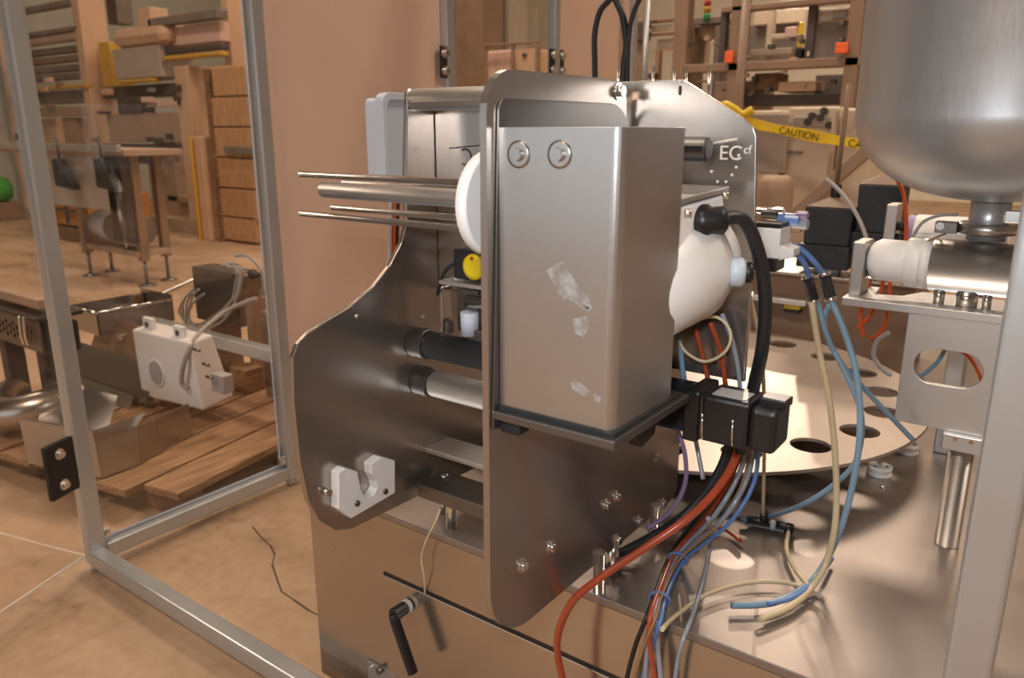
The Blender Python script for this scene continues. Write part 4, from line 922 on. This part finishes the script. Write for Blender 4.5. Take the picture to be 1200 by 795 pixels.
# mid-distance belt conveyor on thin legs
fc = thing('leg_conveyor', (-5.4, 2.8, 0), 'narrow conveyor on thin steel legs with screw feet out on the floor', 'conveyor')
for px, py in [(107,323),(132,318),(173,335),(198,328)]:
    q = at(px, py, Z=0); 
    lg = MB().box((q.x-.028, q.y-.028, .17), (q.x+.028, q.y+.028, .86)).build('leg', 'machine_brown', fc, .004)
    MB().cyl((q.x, q.y, .012), (q.x, q.y, .18), .012, n=10).build('screw_foot', 'steel_dark', lg); MB().cyl((q.x, q.y, 0), (q.x, q.y, .014), .06, .04, n=16).build('foot_pad', 'steel_dark', lg)
MB().box((-7.0, 2.64, .86), (-4.95, 3.04, .90)).build('bed', 'machine_tan', fc, .004)
MB().box((-7.0, 2.60, .885), (-4.95, 2.63, .93)).build('side_rail', 'aluminium', fc, .004)
MB().box((-6.4, 2.66, .50), (-5.15, 2.70, .86)).build('side_sheet', 'cabinet_grey', fc, .003)
MB().box((-5.25, 2.66, .30), (-5.05, 2.78, .86)).build('drive_column', 'machine_dark', fc, .004)
mo = MB().cyl((-5.75, 2.82, .36), (-5.15, 2.82, .36), .10, n=24, ch=.01).build('drive_motor', 'machine_grey', fc)
MB().cyl((-5.72, 2.82, .36), (-5.50, 2.82, .36), .103, n=24).build('motor_band', 'label_grey', mo)
MB().box((-5.85, 2.70, .20), (-5.05, 2.94, .235)).build('motor_shelf', 'machine_tan', fc, .004)
for px in (72, 122):
    q = at(px, 190, Y=2.58); 
    MB().hexa([(q.x-.10,2.56,q.z-.16),(q.x+.14,2.56,q.z-.18),(q.x+.14,2.62,q.z-.18),(q.x-.10,2.62,q.z-.16)], [(q.x-.10,2.56,q.z+.02),(q.x-.02,2.56,q.z+.02),(q.x-.02,2.62,q.z+.02),(q.x-.10,2.62,q.z+.02)]).build('guide_bracket', 'black_plastic', fc, .004)
    MB().cyl((q.x-.07, 2.6, q.z), (q.x-.07, 2.6, q.z+.16), .008, n=8).build('guide_pin', 'machine_dark', fc)
# orange tote crate and green machine
oc = thing('tote_crate', at(70, 268, Z=0), 'orange plastic tote crate in a wire cage beyond the conveyor', 'crate')
slab(40, 92, 225, 259, 3.5, .7, 'body', 'tote_orange', oc, .02)
for k in range(4): slab(43+k*15, 45+k*15, 224, 262, 3.47, .02, 'cage_bar', 'machine_dark', oc)
slab(40, 92, 241, 243, 3.47, .02, 'cage_bar', 'machine_dark', oc)
slab(38, 94, 261, 270, 3.48, .75, 'pallet_base', 'dark_wood', oc, .01, z0=0)
slab(40, 68, 214, 221, 3.6, .5, 'lid', 'machine_dark', oc, .01)
gr = thing('green_container', at(2, 265, Z=0), 'bright green rounded container at the far left edge', 'container')
q = at(-6, 250, Y=3.9); MB().lathe([(.15,0),(.22,.03),(.24,.16),(.20,.26),(.1,.29)], (q.x-.03, 3.9, .20), (0,0,1), 24).build('tub', 'tote_green', gr)
MB().box((q.x-.3, 3.7, 0), (q.x+.3, 4.1, .2)).build('base', 'machine_brown', gr, .02)

# big cream machine in the distance
BY = 4.6
bm_ = thing('palletising_machine', (-8.2, BY+.3, 0), 'large cream framed machine with rollers and yellow rails beyond the conveyor', 'machine')
def part(x0, x1, yt, yb, name, mat, th=.12, dy=0.0, z0=None, bevel=.01): return slab(x0, x1, yt, yb, BY+dy, th, name, mat, bm_, bevel, z0)
part(74, 103, -60, 250, 'post', 'machine_cream', .3, 0, 0); part(203, 228, 78, 270, 'post', 'machine_cream', .3, 0, 0)
part(-20, 0, -60, 200, 'post', 'machine_cream', .3, 0, 0); part(252, 274, -60, 250, 'post', 'machine_cream', .2, .2, 0)
part(-30, 82, 20, 26, 'beam', 'machine_grey'); part(8, 90, 42, 47, 'beam', 'machine_grey')
part(5, 90, 48, 58, 'panel', 'pink_plastic', .1, .2)
for yt in (62, 72, 82, 91): part(12, 92, yt, yt+7, 'roller_bar', 'machine_grey' if yt % 4 else 'machine_brown', .12, .15)
part(10, 100, 104, 108, 'yellow_rail', 'rail_yellow', .1, -.04); part(8, 100, 110, 124, 'guard_panel', 'machine_grey', .1, .05)
part(20, 98, 127, 137, 'beam', 'machine_tan', .14); part(26, 68, 140, 180, 'lower_cabinet', 'machine_cream', .3, .1, 0)
part(72, 92, 138, 180, 'lower_column', 'machine_tan', .25, .05, 0)
part(114, 130, 50, 103, 'yellow_column', 'rail_yellow', .25, .1)
hd = part(126, 190, 34, 58, 'hood', 'machine_cream', .5, -.05, None, .12); part(131, 188, 58, 94, 'screen_panel', 'cabinet_grey', .4, 0)
part(138, 178, 94, 98, 'yellow_rail', 'rail_yellow', .1, -.04)
part(118, 134, -40, 30, 'dark_pillar', 'machine_grey', .2, .6)
part(160, 176, 10, 34, 'end_block', 'machine_cream', .2); part(172, 254, 22, 32, 'beam', 'machine_grey')
part(186, 258, 34, 56, 'panel', 'pink_plastic', .15, .1); part(188, 258, 58, 64, 'beam', 'machine_dark', .1, .05); part(190, 258, 66, 71, 'yellow_rail', 'rail_yellow', .1)
part(118, 210, 102, 116, 'drive_shaft', 'machine_dark', .15, .1); part(136, 166, 114, 133, 'drive_gear', 'machine_dark', .15, -.02)
part(170, 212, 118, 126, 'fittings_bar', 'pink_plastic', .1); part(124, 212, 133, 166, 'tan_panel', 'machine_tan', .1)
part(120, 214, 168, 172, 'beam', 'machine_dark', .1); part(128, 172, 174, 190, 'gear_box', 'machine_dark', .2, .1); part(170, 206, 172, 250, 'lower_column', 'machine_tan', .2, .1, 0)
part(188, 208, 160, 220, 'cable_bunch', 'machine_dark', .1, .4)
part(196, 234, 228, 236, 'beam', 'machine_tan', .2, .1); part(150, 240, 250, 262, 'base_beam', 'machine_tan', .3, -.1, 0)
for k in range(46):
    xx = random.uniform(14, 205); yy = random.choice([(60,100),(102,132),(112,132),(168,196),(172,200),(138,166)]); yv_ = random.uniform(*yy)
    if 74 < xx < 106 and yv_ > 55: continue
    if 118 < xx < 190 and yv_ < 100: continue
    part(xx, xx+random.uniform(2.5, 11), yv_, yv_+random.uniform(2.5, 8), random.choice(['fitting', 'bracket', 'valve', 'bolt_row']), random.choice(['machine_dark', 'machine_dark', 'machine_grey', 'pink_plastic', 'machine_cream', 'machine_brown']), .06, -.06, None, .004)
# wooden crates beside second post
cr_ = thing('shipping_crate', at(270, 280, Z=0), 'tall orange-brown wooden crate standing left of the second fence post', 'crate')
for k, yt in enumerate((80, 115, 150, 185, 220, 250)): slab(247, 300, yt, yt+(33 if yt < 250 else 28), 4.35, .04, 'board', 'crate_wood', cr_, .006)
slab(249, 302, 78, 279, 4.40, .6, 'shell', 'crate_wood', cr_, .01, 0)
slab(238, 247, 80, 276, 4.30, .3, 'corner_post', 'dark_wood', cr_, .006, 0)
slab(262, 300, 172, 180, 4.32, .03, 'strap', 'machine_grey', cr_)
yc = thing('yellow_post', at(232, 260, Z=0), 'slim yellow edged post left of the wooden crate', 'post')
slab(222, 226, 160, 268, 4.25, .06, 'edge_strip', 'rail_yellow', yc, .004, 0); slab(226, 240, 160, 268, 4.27, .1, 'column', 'machine_cream', yc, .01, 0)

# ================================================================= SEEN BETWEEN FENCE POSTS, CENTRE
struct(slab(530, 566, -200, 200, 8.0, .4, 'trim_1', 'machine_brown', None, 0, 0)); struct(slab(581, 597, -200, 200, 8.5, .4, 'trim_2', 'cabinet_grey', None, 0, 0))
ct = thing('tool_cart', at(600, 180, Z=0), 'tan tool cart with tubular frame seen between the middle fence posts', 'cart')
slab(604, 626, 58, 130, 6.4, .4, 'cabinet', 'machine_cream', ct, .02, .15); slab(570, 600, 60, 130, 6.5, .3, 'side_panel', 'pink_plastic', ct, .02, .15)
for x in (566, 598, 627): slab(x, x+3, 52, 200, 6.35, .05, 'tube', 'machine_brown', ct, .01, 0)
slab(566, 630, 52, 55, 6.35, .05, 'tube', 'machine_brown', ct, .01)
q = at(615, 65, Y=6.39); MB().cyl(q-Vector((0,.02,0)), q+Vector((0,.02,0)), .02, n=10).build('knob', 'machine_dark', ct)

# ================================================================= THINGS BEYOND, RIGHT
def set_(Yv, root):
    def f(x0, x1, yt, yb, name, mat, th=.08, dy=0.0, z0=None, bevel=.006): return slab(x0, x1, yt, yb, Yv+dy, th, name, mat, root, bevel, z0)
    return f
rf = thing('guarded_line', at(900, 245, Y=5.0)*1 - Vector((0,0,0)), 'brown framed guarded packing line with dark windows and orange signs', 'machine')
rf.location.z = 0; rf['_o'] = tuple(rf.location)
R = set_(5.0, rf)
R(800, 1040, 76, 86, 'beam', 'machine_brown', .10); R(845, 1040, 8, 15, 'beam', 'machine_brown', .10)
for x0, x1 in ((794,805),(862,872),(1003,1010)): R(x0, x1, -60, 140, 'post', 'machine_brown', .10, 0, 0)
R(948, 954, 0, 78, 'post', 'machine_dark', .06, .05)
R(845, 850, 10, 78, 'post', 'machine_dark', .06, .02)
R(872, 948, 30, 76, 'window', 'machine_grey', .02, .5); R(954, 1003, 27, 72, 'window', 'machine_grey', .02, .08); R(884, 948, 14, 30, 'light_box', 'cabinet_cream', .2, .45); R(957, 1000, 11, 26, 'light_box', 'cabinet_cream', .1, .12)
R(976, 992, 12, 22, 'display', 'cabinet_grey', .02, .10)
R(849, 859, 60, 74, 'sign', 'sign_orange', .02, -.03); R(979, 994, 50, 63, 'sign', 'sign_orange', .02, -.03)
R(900, 905, 12, 70, 'robot_column', 'cabinet_cream', .06, .25); R(904, 935, 40, 46, 'robot_arm', 'cabinet_cream', .06, .25); R(936, 942, 26, 56, 'yellow_cylinder', 'tape_yellow', .06, .2)
R(943, 948, 10, 70, 'white_column', 'cabinet_cream', .06, .2); R(880, 928, 58, 66, 'machine_bed', 'cabinet_cream', .2, .2); R(932, 944, 56, 70, 'cylinder_foot', 'machine_dark', .06, .2); R(920, 934, 32, 44, 'robot_head', 'pink_plastic', .1, .22)
R(884, 912, 86, 106, 'gear_case', 'dark_wood', .2, .1); R(912, 956, 96, 108, 'lower_shelf', 'machine_cream', .3, .1); R(860, 1010, 112, 124, 'base_band', 'machine_dark', .4, .1); R(838, 884, 96, 128, 'lower_cabinet', 'machine_tan', .4, .2, 0)
R(956, 1006, 88, 112, 'lower_window', 'machine_grey', .1, .3)
R(744, 794, 24, 28, 'conveyor_rail', 'machine_brown', .08, .6); R(744, 794, 32, 38, 'conveyor_rail', 'cabinet_cream', .08, .65); R(744, 794, 40, 43, 'conveyor_rail', 'machine_brown', .08, .6); R(770, 794, 46, 58, 'cream_panel', 'cabinet_cream', .2, .7)
R(768, 772, 58, 95, 'leg', 'machine_brown', .06, .6, 0); R(742, 752, 50, 95, 'red_panel', 'machine_brown', .1, .55, 0); R(742, 756, 26, 48, 'drive', 'machine_dark', .1, .5)
R(806, 846, 22, 30, 'arch_top', 'machine_grey', .2, .3); R(806, 812, 30, 96, 'arch_side', 'machine_brown', .2, .3, 0); R(838, 846, 30, 96, 'arch_side', 'machine_grey', .2, .3, 0); R(813, 838, 30, 44, 'arch_fan', 'machine_tan', .2, .35); R(815, 826, 46, 76, 'cream_panel', 'cabinet_cream', .1, .5)
sl = thing('stack_light', at(828, 26, Y=5.2), 'red amber and green stack light on black stem', 'signal lamp')
q = at(828, 26, Y=5.2)
for k, (mt, z0_, z1_) in enumerate((('lamp_green', 0, .055), ('lamp_amber', .055, .095), ('lamp_red', .095, .135))): MB().cyl((q.x, 5.2, q.z+z0_), (q.x, 5.2, q.z+z1_), .022, n=14).build(['green_lens','amber_lens','red_lens'][k], mt, sl)
MB().cyl((q.x, 5.2, q.z-.02), (q.x, 5.2, q.z), .024, n=14).build('base', 'machine_dark', sl); MB().cyl((q.x, 5.2, q.z+.135), (q.x, 5.2, q.z+.40), .018, n=14).build('stem', 'machine_dark', sl)
sq_ = at(757, 40, Y=3.3); tag(MB().cyl((sq_.x, 3.3, 0), (sq_.x, 3.3, 2.2), .014, n=14).build('steel_pole', 'steel_tube'), 'slim round steel pole behind the cross plate pins', 'pole')
for k in range(40):
    xx = random.uniform(748, 1000); yv_ = random.uniform(22, 112)
    if 796 < xx < 806 or 846 < xx < 862: continue
    R(xx, xx+random.uniform(2, 9), yv_, yv_+random.uniform(2, 7), random.choice(['fitting', 'bracket', 'valve', 'guide']), random.choice(['machine_dark', 'machine_dark', 'machine_grey', 'machine_brown', 'cabinet_cream', 'machine_tan']), .05, .04, None, .003)
# cream electrical cabinets
K = lambda x0, x1, yt, Yv, th, lab, mat, door: None
def ecab(x0, x1, yt, Yv, th, lab, mat):
    a, b = at(x0, yt, Y=Yv), at(x1, yt, Y=Yv)
    g = thing('electrical_cabinet', ((a.x+b.x)/2, Yv+th/2, 0), lab, 'cabinet')
    MB().box((a.x, Yv, 0), (b.x, Yv+th, a.z)).build('body', mat, g, .008)
    return g, a, b
g, a, b = ecab(858, 914, 130, 3.6, .35, 'cream cabinet with large grey front panel behind cross plate', 'cabinet_cream')
a2, b2 = at(862, 134, Y=3.59), at(919, 203, Y=3.59); MB().box((a2.x, 3.585, b2.z), (b2.x, 3.60, a2.z)).build('front_panel', 'cabinet_grey', g, .004)
g, a, b = ecab(925, 984, 126, 3.65, .5, 'wide cream cabinet with small switches behind the yellow tape', 'cabinet_cream')
a2, b2 = at(930, 137, Y=3.64), at(972, 150, Y=3.64); MB().box((a2.x, 3.64, b2.z), (b2.x, 3.65, a2.z)).build('switch_plate', 'cabinet_grey', g, .003)
for px, py in [(946,143),(951,136),(961,138),(971,147),(965,130)]: q = at(px, py, Y=3.63); MB().cyl(q, q+Vector((0,.02,0)), .016, n=12).build('switch', 'machine_dark', g)
a2, b2 = at(922, 177, Y=3.64), at(940, 180, Y=3.64); MB().box((a2.x, 3.63, b2.z), (b2.x, 3.65, a2.z)).build('handle', 'machine_grey', g)
g, a, b = ecab(986, 1026, 128, 3.6, .5, 'narrow cream cabinet left of the hopper', 'cabinet_cream')
a2, b2 = at(1002, 140, Y=3.59), at(1009, 143, Y=3.59); MB().box((a2.x, 3.59, b2.z), (b2.x, 3.60, a2.z)).build('name_plate', 'machine_grey', g)
q = at(980, 130, Y=3.4); tag(MB().cyl((q.x, 3.4, 0), (q.x, 3.4, q.z), .012, n=10).build('steel_pole', 'machine_brown'), 'thin brown pole in front of cream cabinets', 'pole')
# tan drum
q = at(910, 206, Y=3.2); dr_ = abs(at(928, 220, Y=3.2).x - at(892, 220, Y=3.2).x)/2*1.15
tag(MB().lathe([(dr_, 0), (dr_, q.z-.06), (dr_*.93, q.z-.025), (dr_*.7, q.z)], (q.x, 3.2, 0), (0,0,1), 32).build('drum', 'machine_tan'), 'tan round-topped drum in front of the grey panel cabinet', 'drum')
# diagonal brace
s0_, s1_ = at(925, 256, Y=3.0), at(1045, 150, Y=3.0)
sb_ = thing('leaning_brace', Vector((s0_.x, 3.0, 0)), 'pale brown brace leaning diagonally in front of cream cabinets', 'brace')
dirv = (s1_-s0_).normalized(); s0f = s0_ - dirv*(s0_.z/dirv.z)
nv = Vector((dirv.z, 0, -dirv.x))*.022
MB().hexa([s0f-nv, s0f+nv, s0f+nv+Vector((0,.05,0)), s0f-nv+Vector((0,.05,0))], [s1_+dirv*.5-nv, s1_+dirv*.5+nv, s1_+dirv*.5+nv+Vector((0,.05,0)), s1_+dirv*.5-nv+Vector((0,.05,0))]).build('bar', 'machine_tan', sb_, .004)
MB().box((s1_.x+dirv.x*.45-.02, 2.99, 0), (s1_.x+dirv.x*.45+.05, 3.08, s1_.z+dirv.z*.5)).build('upright', 'machine_brown', sb_, .004)
# caution tape tied to a post and running behind hopper
tp = thing('caution_tape', at(860, 150, Y=3.4) , 'yellow caution tape with black lettering stretched in front of cream cabinets', 'tape')
tpts = [at(x, y, Y=Yv) for x, y, Yv in [(856,134,3.38),(874,143,3.37),(910,151,3.34),(950,159,3.30),(990,166,3.26),(1040,174,3.22),(1110,184,3.15)]]
m = MB(); hw = .021
for i in range(len(tpts)-1):
    a, b = tpts[i], tpts[i+1]; u_ = Vector((0, .004, hw*(.8+.3*(i % 2)))); v_ = Vector((0, .004, hw*(.8+.3*((i+1) % 2)))); w_ = Vector((0, .0015, 0))
    m.hexa([a-u_, b-v_, b-v_+w_, a-u_+w_], [a+u_, b+v_, b+v_+w_, a+u_+w_])
m.build('band', 'tape_yellow', tp)
kn = at(860, 129, Y=3.36)
MB().tube([kn+Vector((-.05,-.03,.01)), kn+Vector((-.02,-.05,.02)), kn+Vector((.02,-.04,.0)), kn+Vector((.05,-.03,-.02)), kn+Vector((.09,-.02,.0))], .017).build('knot', 'tape_yellow', tp)
for i, body in ((2, 'CAUTION'), (4, 'CAUTION')):
    a, b = tpts[i], tpts[i+1]; d_ = (b-a).normalized()
    n_ = Vector((d_.y, -d_.x, 0)).normalized(); up_ = n_.cross(d_)*-1
    if up_.z < 0: up_ = -up_
    Mt = Matrix((( d_.x, up_.x, n_.x, 0), (d_.y, up_.y, n_.y, 0), (d_.z, up_.z, n_.z, 0), (0,0,0,1)))
    text_part('lettering', body, .040, Matrix.Translation(a + n_*.012 - up_*.014 + d_*.02) @ Mt, 'ink_black', tp, .0004)
tq = at(866, 120, Y=3.4); tag(MB().cyl((tq.x, 3.4, 0), (tq.x, 3.4, 1.6), .018, n=12).build('steel_pole', 'machine_brown'), 'brown pole that the yellow tape is tied to', 'pole')
